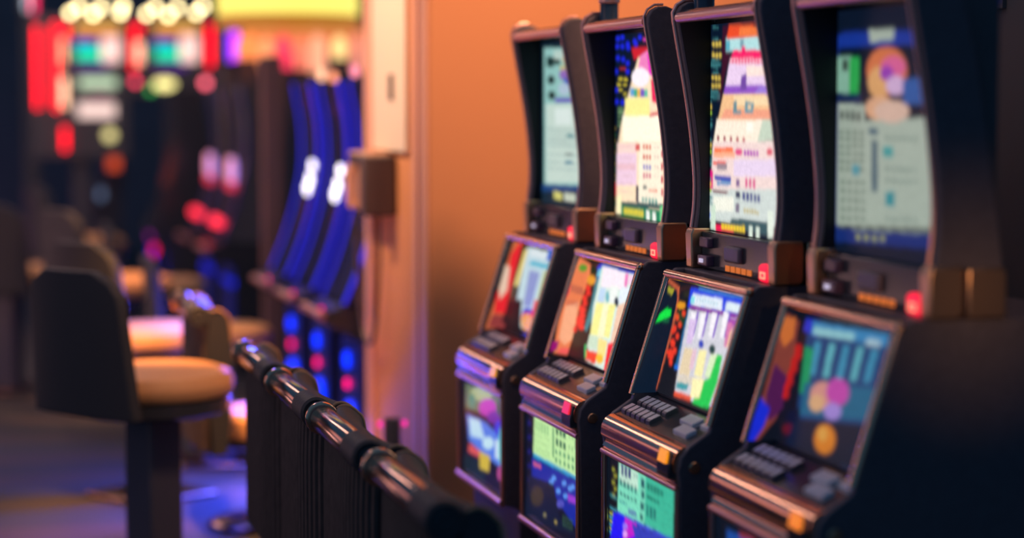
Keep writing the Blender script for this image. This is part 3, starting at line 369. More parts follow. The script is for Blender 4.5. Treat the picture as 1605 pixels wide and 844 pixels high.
  (235,60,40,0.165,0.283,0.164,0.305,0.145,0.314,0.123,0.303,0.114,0.28,0.126,0.263,0.149,0.264),(235,60,40,0.095,0.329,0.094,0.356,0.075,0.366,0.052,0.352,0.042,0.324,0.053,0.304,0.076,0.306),(235,60,40,0.151,0.386,0.149,0.408,0.13,0.417,0.108,0.406,0.099,0.383,0.111,0.366,0.134,0.367),
  (235,60,40,0.096,0.43,0.096,0.456,0.077,0.466,0.054,0.453,0.044,0.425,0.054,0.405,0.078,0.407),(235,60,40,0.152,0.486,0.151,0.508,0.132,0.517,0.11,0.507,0.101,0.484,0.113,0.466,0.136,0.467),(235,60,40,0.122,0.548,0.12,0.579,0.095,0.592,0.065,0.577,0.053,0.545,0.069,0.521,0.099,0.522),
  (235,60,40,0.162,0.606,0.162,0.633,0.143,0.643,0.12,0.63,0.11,0.603,0.12,0.583,0.144,0.584),(235,60,40,0.14,0.645,0.139,0.684,0.107,0.701,0.069,0.682,0.054,0.641,0.073,0.61,0.111,0.611),(235,60,40,0.079,0.456,0.076,0.474,0.056,0.482,0.035,0.474,0.028,0.456,0.041,0.441,0.064,0.441),
  (235,60,40,0.083,0.635,0.08,0.653,0.06,0.661,0.039,0.654,0.032,0.636,0.045,0.621,0.068,0.62),(235,60,40,0.147,0.71,0.147,0.736,0.128,0.747,0.105,0.734,0.095,0.707,0.106,0.687,0.129,0.688),(30,100,150,0.183,0.213,0.219,0.218,0.234,0.729,0.189,0.751),
  (30,110,220,0.179,0.725,0.232,0.724,0.235,0.757,0.183,0.758),(20,60,220,0.154,0.062,0.803,0.042,0.842,0.201,0.171,0.226),(60,120,200,0.259,0.045,0.8,0.032,0.801,0.058,0.253,0.074),
  (225,235,245,0.198,0.11,0.572,0.091,0.596,0.183,0.206,0.203),(170,205,220,0.257,0.134,0.275,0.133,0.286,0.164,0.269,0.165),(170,205,220,0.293,0.132,0.311,0.132,0.322,0.163,0.304,0.164),
  (170,205,220,0.328,0.131,0.346,0.131,0.357,0.162,0.339,0.162),(170,205,220,0.363,0.13,0.381,0.13,0.392,0.16,0.374,0.161),(170,205,220,0.398,0.129,0.416,0.128,0.427,0.159,0.409,0.16),
  (170,205,220,0.433,0.128,0.45,0.127,0.461,0.158,0.444,0.158),(170,205,220,0.467,0.127,0.484,0.126,0.495,0.157,0.478,0.157),(170,205,220,0.501,0.126,0.518,0.125,0.529,0.155,0.512,0.156),
  (220,235,240,0.624,0.104,0.793,0.101,0.8,0.167,0.633,0.177),(130,215,225,0.187,0.129,0.238,0.126,0.244,0.191,0.192,0.189),(130,25,150,0.198,0.205,0.804,0.177,0.8,0.209,0.193,0.239),
  (205,205,215,0.195,0.244,0.8,0.209,0.819,0.622,0.813,0.936,0.262,0.971,0.221,0.649),(160,60,170,0.665,0.224,0.817,0.216,0.803,0.443,0.726,0.444),(242,238,245,0.235,0.259,0.302,0.258,0.345,0.469,0.262,0.475),
  (110,60,190,0.307,0.246,0.33,0.242,0.333,0.46,0.309,0.465),(242,238,245,0.354,0.238,0.42,0.236,0.462,0.445,0.38,0.451),(110,60,190,0.424,0.225,0.447,0.221,0.45,0.437,0.427,0.441),
  (242,238,245,0.486,0.214,0.55,0.213,0.591,0.419,0.512,0.424),(110,60,190,0.554,0.201,0.577,0.197,0.58,0.41,0.557,0.415),(242,238,245,0.622,0.189,0.684,0.188,0.724,0.392,0.647,0.397),
  (110,60,190,0.688,0.177,0.71,0.173,0.713,0.383,0.691,0.388),(215,190,230,0.229,0.315,0.321,0.309,0.328,0.516,0.261,0.519),(210,120,170,0.692,0.256,0.754,0.254,0.746,0.455,0.713,0.452),
  (30,60,180,0.476,0.485,0.477,0.507,0.467,0.523,0.448,0.527,0.428,0.518,0.414,0.498,0.413,0.476,0.424,0.46,0.443,0.456,0.463,0.466),(10,60,60,0.626,0.497,0.627,0.521,0.614,0.54,0.591,0.545,0.567,0.534,0.551,0.512,0.55,0.488,0.564,0.469,0.587,0.464,0.611,0.475),(225,205,170,0.258,0.558,0.39,0.547,0.389,0.776,0.254,0.785),
  (245,235,170,0.436,0.537,0.532,0.527,0.546,0.749,0.447,0.751),(215,235,190,0.588,0.547,0.662,0.531,0.651,0.725,0.573,0.732),(225,190,205,0.358,0.553,0.413,0.542,0.417,0.715,0.367,0.716),
  (20,195,80,0.662,0.531,0.724,0.528,0.738,0.746,0.704,0.965,0.503,0.975,0.53,0.796,0.636,0.728),(215,205,190,0.242,0.799,0.47,0.767,0.46,0.835,0.265,0.86),(50,150,160,0.261,0.85,0.41,0.836,0.398,0.893,0.264,0.905),
  (225,80,50,0.255,0.929,0.482,0.916,0.473,0.961,0.254,0.973),(250,240,180,0.439,0.775,0.58,0.752,0.572,0.914,0.462,0.931),(235,90,70,0.786,0.525,0.803,0.443,0.8,0.835,0.751,0.874),
  (240,190,150,0.747,0.324,0.773,0.266,0.775,0.449,0.746,0.455)]),
 ('M4', 'slant'): ((14, 18, 30), [
  (120,56,48,-0.176,0.072,-0.002,0.113,0.041,0.371,0.033,0.759,-0.145,1.053,-0.235,1.08,-0.193,0.72,-0.174,0.418),(72,24,72,-0.146,0.461,-0.002,0.526,0.046,0.756,-0.075,0.886,-0.16,0.711),(176,28,28,0.097,0.301,0.094,0.328,0.072,0.344,0.042,0.34,0.023,0.316,0.026,0.288,0.049,0.272,0.078,0.277),
  (176,28,28,0.104,0.347,0.101,0.375,0.079,0.391,0.049,0.386,0.03,0.363,0.033,0.335,0.056,0.319,0.085,0.324),(176,28,28,0.086,0.399,0.084,0.427,0.061,0.443,0.032,0.439,0.013,0.415,0.015,0.387,0.038,0.371,0.068,0.376),(176,28,28,0.093,0.445,0.091,0.473,0.068,0.49,0.039,0.485,0.02,0.462,0.023,0.434,0.045,0.418,0.075,0.422),
  (176,28,28,0.076,0.498,0.073,0.525,0.051,0.542,0.021,0.538,0.002,0.515,0.005,0.487,0.028,0.47,0.057,0.475),(176,28,28,0.083,0.544,0.08,0.572,0.058,0.589,0.028,0.585,0.009,0.562,0.012,0.534,0.035,0.517,0.064,0.521),(176,28,28,0.066,0.596,0.063,0.624,0.04,0.641,0.011,0.637,-0.008,0.615,-0.006,0.586,0.017,0.57,0.047,0.574),
  (176,28,28,0.073,0.643,0.07,0.671,0.047,0.688,0.018,0.684,-0.001,0.661,0.001,0.633,0.024,0.616,0.054,0.62),(88,16,24,0.194,0.869,0.19,0.892,0.167,0.913,0.134,0.922,0.103,0.917,0.085,0.899,0.089,0.876,0.112,0.855,0.146,0.846,0.177,0.851),(16,56,104,0.096,0.094,0.828,0.044,0.852,0.368,0.836,0.723,0.806,0.996,0.262,0.982,0.208,0.713,0.179,0.721),
  (32,48,180,0.065,0.076,0.2,0.08,0.203,0.193,0.069,0.172),(48,120,168,0.138,0.086,0.814,0.051,0.827,0.132,0.15,0.184),(128,180,188,0.157,0.126,0.537,0.098,0.541,0.151,0.162,0.182),
  (152,180,192,0.644,0.112,0.764,0.105,0.766,0.149,0.646,0.157),(48,128,160,0.2,0.222,0.261,0.218,0.274,0.46,0.213,0.465),(80,156,168,0.332,0.208,0.392,0.205,0.399,0.445,0.339,0.45),
  (48,128,160,0.461,0.196,0.519,0.193,0.52,0.43,0.462,0.434),(80,156,168,0.585,0.183,0.642,0.18,0.637,0.415,0.581,0.42),(48,128,160,0.706,0.171,0.761,0.168,0.752,0.401,0.697,0.405),
  (24,136,88,0.117,0.282,0.205,0.278,0.246,0.609,0.168,0.605),(19,88,120,0.194,0.527,0.853,0.411,0.863,0.628,0.216,0.758),(188,128,120,0.496,0.545,0.496,0.596,0.465,0.641,0.413,0.668,0.353,0.671,0.3,0.647,0.269,0.603,0.269,0.551,0.301,0.505,0.355,0.479,0.415,0.478,0.467,0.502),
  (172,64,152,0.604,0.495,0.605,0.545,0.58,0.588,0.535,0.613,0.481,0.614,0.434,0.589,0.406,0.545,0.405,0.494,0.431,0.451,0.477,0.426,0.531,0.427,0.577,0.452),(196,152,112,0.411,0.622,0.409,0.661,0.382,0.692,0.34,0.703,0.298,0.69,0.274,0.658,0.276,0.619,0.304,0.588,0.346,0.577,0.387,0.59),(144,120,192,0.577,0.638,0.573,0.677,0.542,0.708,0.494,0.721,0.449,0.711,0.423,0.679,0.427,0.64,0.46,0.608,0.507,0.596,0.552,0.607),
  (11,24,40,0.188,0.79,0.902,0.652,0.857,0.98,0.143,1.017),(192,112,32,0.584,0.832,0.586,0.885,0.564,0.932,0.522,0.959,0.47,0.96,0.424,0.933,0.395,0.886,0.392,0.832,0.416,0.784,0.459,0.757,0.51,0.758,0.556,0.785),(200,144,64,0.508,0.817,0.508,0.849,0.492,0.874,0.465,0.882,0.437,0.87,0.419,0.843,0.418,0.81,0.435,0.785,0.462,0.778,0.49,0.79)]),
 ('M1', 'belly'): ((20, 20, 34), [
  (83,111,74,0.107,0.055,0.977,0.001,0.977,0.222,0.106,0.312),(158,176,111,0.763,0.008,0.713,0.065,0.58,0.125,0.412,0.166,0.272,0.171,0.218,0.137,0.272,0.077,0.412,0.016,0.581,-0.023,0.713,-0.026),(55,130,102,0.359,0.183,0.341,0.234,0.294,0.275,0.235,0.289,0.188,0.272,0.17,0.229,0.188,0.177,0.236,0.136,0.294,0.122,0.341,0.14),
  (176,55,167,0.835,0.131,0.797,0.193,0.695,0.252,0.566,0.284,0.461,0.278,0.42,0.234,0.461,0.17,0.567,0.111,0.695,0.08,0.797,0.088),(102,37,148,0.963,0.194,0.931,0.24,0.845,0.285,0.738,0.313,0.65,0.312,0.616,0.283,0.65,0.236,0.738,0.19,0.845,0.163,0.931,0.165),(46,83,55,1.005,0.089,0.989,0.145,0.947,0.188,0.894,0.201,0.852,0.179,0.835,0.131,0.852,0.075,0.895,0.032,0.947,0.019,0.989,0.041),
  (83,120,218,0.137,0.371,0.571,0.34,0.977,0.411,0.976,0.696,0.57,0.686,0.184,0.629),(181,213,232,0.185,0.393,0.45,0.358,0.571,0.523,0.232,0.575),(186,218,232,0.777,0.498,0.752,0.543,0.686,0.585,0.604,0.608,0.536,0.603,0.51,0.572,0.537,0.526,0.604,0.484,0.686,0.462,0.752,0.467),
  (195,218,232,0.806,0.458,0.92,0.427,0.92,0.63,0.806,0.638),(55,55,204,1.005,0.29,0.983,0.341,0.927,0.383,0.857,0.402,0.799,0.39,0.777,0.351,0.799,0.3,0.857,0.257,0.927,0.239,0.983,0.252),(209,83,83,0.2,0.658,0.57,0.667,0.57,0.732,0.168,0.755),
  (14,37,46,0.071,0.809,0.57,0.758,0.57,0.981,0.07,0.966),(199,172,55,0.449,0.662,0.689,0.659,0.659,0.823,0.449,0.847),(176,74,139,0.99,0.736,0.977,0.785,0.942,0.823,0.898,0.837,0.862,0.82,0.849,0.779,0.862,0.73,0.898,0.691,0.942,0.678,0.977,0.696),
  (93,186,195,0.963,0.479,0.954,0.593,0.933,0.668,0.907,0.676,0.886,0.612,0.878,0.502,0.886,0.388,0.907,0.313,0.934,0.306,0.955,0.369)]),
 ('M2', 'belly'): ((12, 18, 38), [
  (30,30,110,0.126,0.097,0.112,0.12,0.079,0.133,0.053,0.127,0.053,0.106,0.079,0.086,0.111,0.082),(30,30,110,0.126,0.229,0.112,0.252,0.079,0.265,0.053,0.259,0.053,0.238,0.079,0.218,0.112,0.214),(30,30,110,0.126,0.361,0.112,0.384,0.08,0.398,0.054,0.392,0.054,0.371,0.08,0.351,0.112,0.346),
  (30,30,110,0.126,0.493,0.112,0.516,0.08,0.531,0.054,0.525,0.054,0.504,0.08,0.484,0.112,0.479),(30,30,110,0.127,0.626,0.112,0.649,0.08,0.663,0.054,0.658,0.054,0.637,0.08,0.616,0.112,0.611),(30,30,110,0.127,0.758,0.113,0.781,0.08,0.796,0.054,0.792,0.054,0.771,0.08,0.749,0.112,0.744),
  (190,230,160,0.188,0.003,0.958,-0.009,0.96,0.353,0.164,0.368),(120,180,120,0.214,0.045,0.238,0.044,0.238,0.086,0.214,0.086),(120,180,120,0.268,0.044,0.292,0.043,0.293,0.084,0.268,0.085),
  (120,180,120,0.322,0.043,0.346,0.042,0.346,0.083,0.322,0.084),(120,180,120,0.376,0.042,0.399,0.041,0.4,0.082,0.376,0.083),(120,180,120,0.429,0.04,0.452,0.04,0.452,0.081,0.429,0.081),
  (120,180,120,0.214,0.092,0.238,0.092,0.238,0.133,0.214,0.134),(120,180,120,0.268,0.091,0.293,0.09,0.293,0.132,0.268,0.132),(120,180,120,0.322,0.09,0.346,0.089,0.346,0.13,0.322,0.131),
  (120,180,120,0.376,0.088,0.4,0.088,0.4,0.129,0.376,0.129),(120,180,120,0.429,0.087,0.452,0.087,0.452,0.127,0.429,0.128),(140,190,120,0.189,0.17,0.214,0.169,0.215,0.184,0.189,0.185),
  (140,190,120,0.232,0.168,0.257,0.167,0.257,0.182,0.232,0.183),(140,190,120,0.274,0.166,0.299,0.165,0.299,0.179,0.274,0.181),(140,190,120,0.316,0.164,0.341,0.163,0.341,0.177,0.316,0.179),
  (140,190,120,0.358,0.162,0.383,0.161,0.383,0.175,0.358,0.176),(140,190,120,0.399,0.16,0.424,0.158,0.424,0.173,0.399,0.174),(140,190,120,0.44,0.158,0.465,0.156,0.465,0.171,0.441,0.172),
  (140,190,120,0.189,0.23,0.215,0.228,0.215,0.243,0.189,0.245),(140,190,120,0.232,0.228,0.257,0.226,0.257,0.241,0.232,0.242),(140,190,120,0.274,0.225,0.299,0.224,0.299,0.239,0.274,0.24),
  (140,190,120,0.316,0.223,0.341,0.221,0.341,0.236,0.316,0.238),(140,190,120,0.358,0.221,0.383,0.219,0.383,0.234,0.358,0.235),(140,190,120,0.399,0.218,0.424,0.217,0.424,0.231,0.4,0.233),
  (140,190,120,0.441,0.216,0.465,0.215,0.465,0.229,0.441,0.23),(140,190,120,0.189,0.29,0.215,0.288,0.215,0.303,0.189,0.304),(140,190,120,0.232,0.287,0.257,0.285,0.257,0.3,0.232,0.302),
  (140,190,120,0.274,0.284,0.3,0.283,0.3,0.298,0.274,0.299),(140,190,120,0.316,0.282,0.341,0.28,0.341,0.295,0.316,0.297),(140,190,120,0.358,0.279,0.383,0.278,0.383,0.292,0.358,0.294),
  (140,190,120,0.4,0.277,0.424,0.275,0.424,0.29,0.4,0.291),(140,190,120,0.441,0.274,0.465,0.273,0.465,0.287,0.441,0.289),(140,190,120,0.189,0.325,0.215,0.324,0.215,0.339,0.189,0.34),
  (140,190,120,0.232,0.323,0.257,0.321,0.257,0.336,0.232,0.337),(140,190,120,0.274,0.32,0.3,0.318,0.3,0.333,0.274,0.335),(140,190,120,0.316,0.317,0.342,0.316,0.342,0.33,0.316,0.332),
  (140,190,120,0.358,0.315,0.383,0.313,0.383,0.328,0.358,0.329),(140,190,120,0.4,0.312,0.424,0.31,0.425,0.325,0.4,0.327),(140,190,120,0.441,0.309,0.466,0.308,0.466,0.322,0.441,0.324),
  (30,90,70,0.587,0.012,0.63,0.011,0.63,0.074,0.587,0.075),(30,90,70,0.652,0.011,0.695,0.011,0.695,0.074,0.653,0.074),(30,90,70,0.717,0.011,0.759,0.011,0.759,0.073,0.717,0.074),
  (60,130,90,0.815,0.024,0.84,0.023,0.84,0.04,0.815,0.041),(60,130,90,0.865,0.022,0.89,0.021,0.89,0.038,0.865,0.039),(30,90,70,0.587,0.109,0.63,0.109,0.63,0.172,0.587,0.172),
  (30,90,70,0.653,0.108,0.695,0.108,0.695,0.171,0.653,0.171),(30,90,70,0.718,0.108,0.759,0.107,0.76,0.17,0.718,0.17),(60,130,90,0.815,0.12,0.84,0.119,0.841,0.136,0.815,0.137),
  (60,130,90,0.865,0.117,0.89,0.116,0.89,0.133,0.865,0.134),(70,140,100,0.576,0.21,0.613,0.208,0.613,0.249,0.576,0.251),(70,140,100,0.65,0.207,0.687,0.205,0.687,0.245,0.65,0.247),
  (70,140,100,0.723,0.203,0.76,0.201,0.76,0.241,0.723,0.243),(70,140,100,0.796,0.199,0.831,0.197,0.832,0.237,0.796,0.239),(70,140,100,0.867,0.196,0.902,0.194,0.902,0.233,0.867,0.235),
  (70,140,100,0.576,0.285,0.613,0.283,0.613,0.323,0.576,0.326),(70,140,100,0.65,0.281,0.687,0.279,0.687,0.319,0.65,0.321),(70,140,100,0.724,0.277,0.76,0.275,0.76,0.314,0.724,0.317),
  (70,140,100,0.796,0.273,0.832,0.271,0.832,0.31,0.796,0.312),(70,140,100,0.867,0.268,0.903,0.266,0.903,0.306,0.867,0.308),(60,130,90,0.528,0.021,0.552,0.021,0.553,0.298,0.529,0.299),
  (30,70,50,0.925,0.017,0.947,0.016,0.949,0.328,0.927,0.329),(40,150,200,0.164,0.362,0.96,0.341,0.96,0.375,0.164,0.398),(20,40,150,0.139,0.406,0.96,0.38,0.962,0.799,0.693,0.692,0.459,0.564,0.139,0.604),
  (200,90,130,0.164,0.44,0.313,0.432,0.313,0.468,0.164,0.476),(90,150,235,0.6,0.463,0.583,0.486,0.543,0.503,0.511,0.5,0.511,0.48,0.543,0.458,0.582,0.45),(90,150,235,0.783,0.452,0.766,0.475,0.728,0.491,0.697,0.489,0.697,0.469,0.728,0.447,0.766,0.44),
  (90,150,235,0.884,0.466,0.867,0.489,0.829,0.505,0.799,0.502,0.799,0.483,0.829,0.461,0.867,0.453),(90,150,235,0.681,0.552,0.664,0.576,0.625,0.593,0.593,0.59,0.593,0.57,0.625,0.548,0.664,0.54),(90,150,235,0.806,0.558,0.789,0.581,0.751,0.598,0.72,0.596,0.72,0.576,0.751,0.554,0.789,0.546),
  (90,150,235,0.928,0.441,0.911,0.463,0.874,0.48,0.844,0.477,0.844,0.457,0.874,0.436,0.911,0.428),(90,150,235,0.553,0.512,0.536,0.535,0.496,0.552,0.463,0.55,0.463,0.529,0.496,0.507,0.536,0.499),(150,60,200,0.806,0.541,0.939,0.527,0.939,0.583,0.806,0.603),
  (14,26,50,0.088,0.589,0.553,0.535,0.648,0.793,0.962,0.855,-0.04,1.025),(60,50,40,0.363,0.7,0.34,0.763,0.278,0.818,0.201,0.843,0.138,0.829,0.114,0.78,0.138,0.716,0.201,0.661,0.278,0.637,0.339,0.652),(150,140,90,0.418,0.853,0.412,0.864,0.397,0.874,0.378,0.881,0.363,0.88,0.357,0.874,0.363,0.863,0.378,0.852,0.397,0.846,0.412,0.846),
  (170,150,80,0.619,0.849,0.613,0.859,0.599,0.87,0.581,0.876,0.566,0.876,0.56,0.869,0.566,0.859,0.581,0.848,0.599,0.842,0.613,0.842),(80,80,180,0.739,0.648,0.726,0.673,0.692,0.696,0.649,0.71,0.614,0.709,0.601,0.693,0.614,0.669,0.649,0.645,0.691,0.631,0.726,0.632),(60,100,70,0.716,0.758,0.738,0.757,0.738,0.774,0.716,0.776),
  (60,100,70,0.753,0.755,0.774,0.753,0.775,0.77,0.753,0.772),(60,100,70,0.789,0.752,0.811,0.75,0.811,0.767,0.789,0.769),(60,100,70,0.825,0.749,0.846,0.747,0.846,0.764,0.825,0.766),
  (60,100,70,0.861,0.746,0.882,0.744,0.882,0.761,0.861,0.763),(60,100,70,0.717,0.793,0.738,0.791,0.738,0.808,0.717,0.81),(60,100,70,0.753,0.789,0.775,0.788,0.775,0.805,0.753,0.807),
  (60,100,70,0.789,0.786,0.811,0.784,0.811,0.801,0.789,0.803),(60,100,70,0.825,0.783,0.846,0.781,0.847,0.798,0.825,0.8),(60,100,70,0.861,0.78,0.882,0.778,0.882,0.795,0.861,0.797),
  (60,100,70,0.717,0.827,0.739,0.825,0.739,0.842,0.717,0.844),(60,100,70,0.753,0.824,0.775,0.822,0.775,0.839,0.753,0.841),(60,100,70,0.789,0.82,0.811,0.818,0.811,0.835,0.789,0.837),
  (60,100,70,0.825,0.817,0.847,0.815,0.847,0.832,0.825,0.834),(60,100,70,0.861,0.814,0.882,0.812,0.882,0.829,0.861,0.831)]),
 ('M3', 'belly'): ((10, 18, 30), [
  (150,150,50,0.131,0.099,0.117,0.117,0.088,0.126,0.073,0.116,0.088,0.098,0.117,0.09),(150,150,50,0.161,0.142,0.146,0.16,0.118,0.169,0.103,0.16,0.117,0.142,0.146,0.133),(150,150,50,0.132,0.204,0.118,0.222,0.089,0.231,0.074,0.222,0.089,0.203,0.118,0.194),
  (150,150,50,0.161,0.247,0.147,0.265,0.118,0.274,0.104,0.265,0.118,0.247,0.147,0.238),(150,150,50,0.133,0.308,0.119,0.327,0.09,0.336,0.075,0.327,0.089,0.309,0.118,0.299),(60,150,160,0.055,0.323,0.152,0.318,0.152,0.334,0.055,0.338),
  (60,150,170,0.056,0.423,0.153,0.417,0.153,0.433,0.056,0.439),(110,130,60,0.012,0.464,-0.003,0.492,-0.032,0.502,-0.048,0.484,-0.033,0.456,-0.003,0.446),(110,130,60,0.027,0.512,0.013,0.54,-0.017,0.55,-0.032,0.532,-0.017,0.504,0.012,0.494),
  (110,130,60,0.013,0.624,-0.002,0.652,-0.031,0.662,-0.046,0.644,-0.032,0.616,-0.002,0.606),(190,190,80,0.047,0.469,0.163,0.456,0.163,0.472,0.047,0.484),(60,170,200,0.047,0.5,0.163,0.487,0.163,0.503,0.047,0.516),
  (190,190,80,0.047,0.532,0.163,0.519,0.164,0.534,0.047,0.548),(60,170,200,0.047,0.564,0.164,0.55,0.164,0.566,0.047,0.58),(190,190,80,0.047,0.596,0.164,0.581,0.164,0.597,0.048,0.612),
  (60,170,200,0.048,0.627,0.164,0.613,0.164,0.629,0.048,0.643),(120,215,185,0.188,0.019,0.921,0.007,0.908,0.379,0.638,0.396,0.163,0.425),(60,180,150,0.564,0.014,0.937,0.002,0.925,0.403,0.724,0.386,0.55,0.396),
  (190,225,205,0.188,0.025,0.457,0.022,0.458,0.163,0.19,0.17),(35,40,110,0.217,0.027,0.252,0.026,0.252,0.114,0.218,0.115),(35,40,110,0.27,0.026,0.305,0.026,0.305,0.114,0.271,0.114),
  (35,40,110,0.323,0.026,0.357,0.026,0.358,0.113,0.324,0.113),(50,110,120,0.394,0.056,0.416,0.056,0.416,0.071,0.394,0.071),(50,110,120,0.43,0.055,0.452,0.055,0.452,0.07,0.431,0.07),
  (50,110,110,0.199,0.152,0.232,0.151,0.232,0.203,0.199,0.204),(50,110,110,0.252,0.151,0.284,0.15,0.285,0.202,0.252,0.203),(50,110,110,0.304,0.15,0.337,0.15,0.337,0.201,0.305,0.202),
  (50,110,110,0.356,0.149,0.388,0.149,0.389,0.2,0.357,0.201),(50,110,110,0.408,0.149,0.439,0.148,0.44,0.199,0.408,0.2),(50,110,110,0.2,0.25,0.232,0.25,0.232,0.281,0.2,0.282),
  (50,110,110,0.253,0.249,0.284,0.248,0.284,0.279,0.253,0.28),(50,110,110,0.305,0.248,0.336,0.247,0.337,0.278,0.305,0.279),(50,110,110,0.357,0.247,0.388,0.246,0.388,0.277,0.357,0.277),
  (50,110,110,0.408,0.246,0.439,0.245,0.439,0.275,0.409,0.276),(70,150,150,0.191,0.321,0.212,0.32,0.213,0.346,0.191,0.347),(70,150,150,0.222,0.319,0.243,0.317,0.243,0.343,0.222,0.345),
  (70,150,150,0.252,0.317,0.274,0.315,0.274,0.341,0.252,0.343),(70,150,150,0.283,0.315,0.304,0.313,0.304,0.339,0.283,0.34),(90,130,170,0.323,0.351,0.442,0.342,0.442,0.382,0.323,0.392),
  (25,80,90,0.502,0.058,0.547,0.055,0.548,0.125,0.503,0.129),(25,80,90,0.503,0.149,0.548,0.145,0.548,0.205,0.504,0.21),(25,80,90,0.495,0.243,0.54,0.238,0.54,0.299,0.496,0.303),
  (25,80,90,0.487,0.337,0.532,0.332,0.532,0.382,0.487,0.387),(25,110,95,0.582,0.064,0.616,0.063,0.617,0.118,0.583,0.119),(25,110,95,0.628,0.063,0.662,0.062,0.662,0.116,0.628,0.118),
  (25,110,95,0.673,0.062,0.706,0.061,0.707,0.115,0.673,0.116),(25,110,95,0.717,0.061,0.751,0.06,0.751,0.114,0.718,0.115),(25,110,95,0.762,0.059,0.795,0.059,0.795,0.112,0.762,0.113),
  (25,110,95,0.583,0.159,0.618,0.158,0.618,0.188,0.583,0.189),(25,110,95,0.627,0.157,0.662,0.156,0.662,0.186,0.627,0.187),(25,110,95,0.67,0.156,0.705,0.155,0.705,0.184,0.671,0.186),
  (25,110,95,0.713,0.154,0.747,0.153,0.748,0.183,0.714,0.184),(25,100,100,0.575,0.237,0.602,0.236,0.603,0.326,0.576,0.327),(25,100,100,0.625,0.235,0.652,0.235,0.653,0.324,0.626,0.325),
  (25,100,100,0.674,0.234,0.701,0.233,0.702,0.322,0.675,0.323),(40,150,130,0.772,0.074,0.796,0.073,0.796,0.083,0.772,0.084),(40,150,130,0.806,0.073,0.829,0.072,0.829,0.082,0.806,0.083),
  (40,150,130,0.839,0.072,0.862,0.071,0.862,0.081,0.839,0.082),(40,150,130,0.872,0.071,0.895,0.071,0.895,0.08,0.872,0.081),(40,150,130,0.773,0.142,0.796,0.142,0.796,0.151,0.773,0.152),
  (40,150,130,0.806,0.141,0.83,0.14,0.83,0.15,0.806,0.151),(40,150,130,0.84,0.14,0.863,0.139,0.863,0.149,0.84,0.15),(40,150,130,0.873,0.139,0.896,0.138,0.896,0.148,0.873,0.149),
  (40,150,130,0.773,0.201,0.797,0.2,0.797,0.21,0.773,0.211),(40,150,130,0.807,0.2,0.83,0.199,0.83,0.209,0.807,0.21),(40,150,130,0.84,0.198,0.864,0.198,0.864,0.207,0.84,0.208),
  (40,150,130,0.874,0.197,0.897,0.196,0.897,0.206,0.874,0.207),(40,150,130,0.774,0.25,0.797,0.249,0.797,0.259,0.774,0.26),(40,150,130,0.807,0.249,0.831,0.248,0.831,0.257,0.808,0.258),
  (40,150,130,0.841,0.247,0.864,0.246,0.864,0.256,0.841,0.257),(40,150,130,0.874,0.246,0.897,0.245,0.897,0.254,0.874,0.255),(40,150,130,0.774,0.309,0.798,0.308,0.798,0.318,0.774,0.319),
  (40,150,130,0.808,0.307,0.831,0.306,0.832,0.316,0.808,0.317),(40,150,130,0.841,0.306,0.865,0.304,0.865,0.314,0.842,0.315),(40,150,130,0.875,0.304,0.898,0.303,0.898,0.312,0.875,0.314),
  (60,70,200,0.163,0.425,0.925,0.383,0.925,0.412,0.163,0.466),(30,20,235,0.105,0.454,0.239,0.43,0.461,0.467,0.552,0.638,0.039,0.774),(190,30,200,0.277,0.438,0.443,0.433,0.425,0.531,0.241,0.648),
  (50,60,180,0.37,0.458,0.892,0.414,0.894,0.56,0.462,0.62),(150,120,240,0.315,0.498,0.308,0.515,0.289,0.531,0.266,0.539,0.247,0.536,0.24,0.524,0.247,0.506,0.266,0.49,0.289,0.482,0.307,0.485),(220,160,240,0.315,0.56,0.308,0.577,0.29,0.593,0.266,0.602,0.248,0.599,0.24,0.586,0.247,0.568,0.266,0.552,0.289,0.544,0.308,0.547)]),
 ('M4', 'belly'): ((9, 18, 32), [
  (24,72,152,0.125,0.088,0.399,0.071,0.4,0.158,0.127,0.214),(136,48,56,0.264,0.057,0.431,0.042,0.432,0.068,0.265,0.101)]),
 ('M1', 'cheek'): ((16, 14, 22), [  # cheek entries: reflections in the recess walls, painted as colour
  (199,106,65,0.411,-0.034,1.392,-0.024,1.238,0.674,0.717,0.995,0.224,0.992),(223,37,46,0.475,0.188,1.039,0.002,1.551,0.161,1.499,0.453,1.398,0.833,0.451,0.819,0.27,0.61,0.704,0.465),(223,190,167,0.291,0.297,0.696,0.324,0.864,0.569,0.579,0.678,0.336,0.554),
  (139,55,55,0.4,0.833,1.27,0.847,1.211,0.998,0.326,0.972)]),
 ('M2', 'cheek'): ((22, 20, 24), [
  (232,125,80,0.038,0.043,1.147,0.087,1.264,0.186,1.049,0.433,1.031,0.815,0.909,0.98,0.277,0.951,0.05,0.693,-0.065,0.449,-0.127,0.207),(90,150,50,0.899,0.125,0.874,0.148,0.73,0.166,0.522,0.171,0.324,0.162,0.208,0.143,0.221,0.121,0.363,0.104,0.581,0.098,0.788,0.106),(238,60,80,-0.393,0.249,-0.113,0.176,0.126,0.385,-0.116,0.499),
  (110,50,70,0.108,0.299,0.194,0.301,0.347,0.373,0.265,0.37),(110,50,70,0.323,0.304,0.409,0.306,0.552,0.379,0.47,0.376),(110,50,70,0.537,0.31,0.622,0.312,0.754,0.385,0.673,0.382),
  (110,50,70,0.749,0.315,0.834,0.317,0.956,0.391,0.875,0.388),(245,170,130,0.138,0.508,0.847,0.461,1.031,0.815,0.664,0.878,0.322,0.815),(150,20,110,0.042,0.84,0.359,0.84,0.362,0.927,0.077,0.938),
  (240,90,90,0.52,0.909,0.951,0.911,0.901,0.974,0.398,0.952),(180,90,80,0.093,0.447,0.166,0.447,0.273,0.501,0.202,0.501),(180,90,80,0.276,0.448,0.35,0.448,0.451,0.502,0.38,0.502),
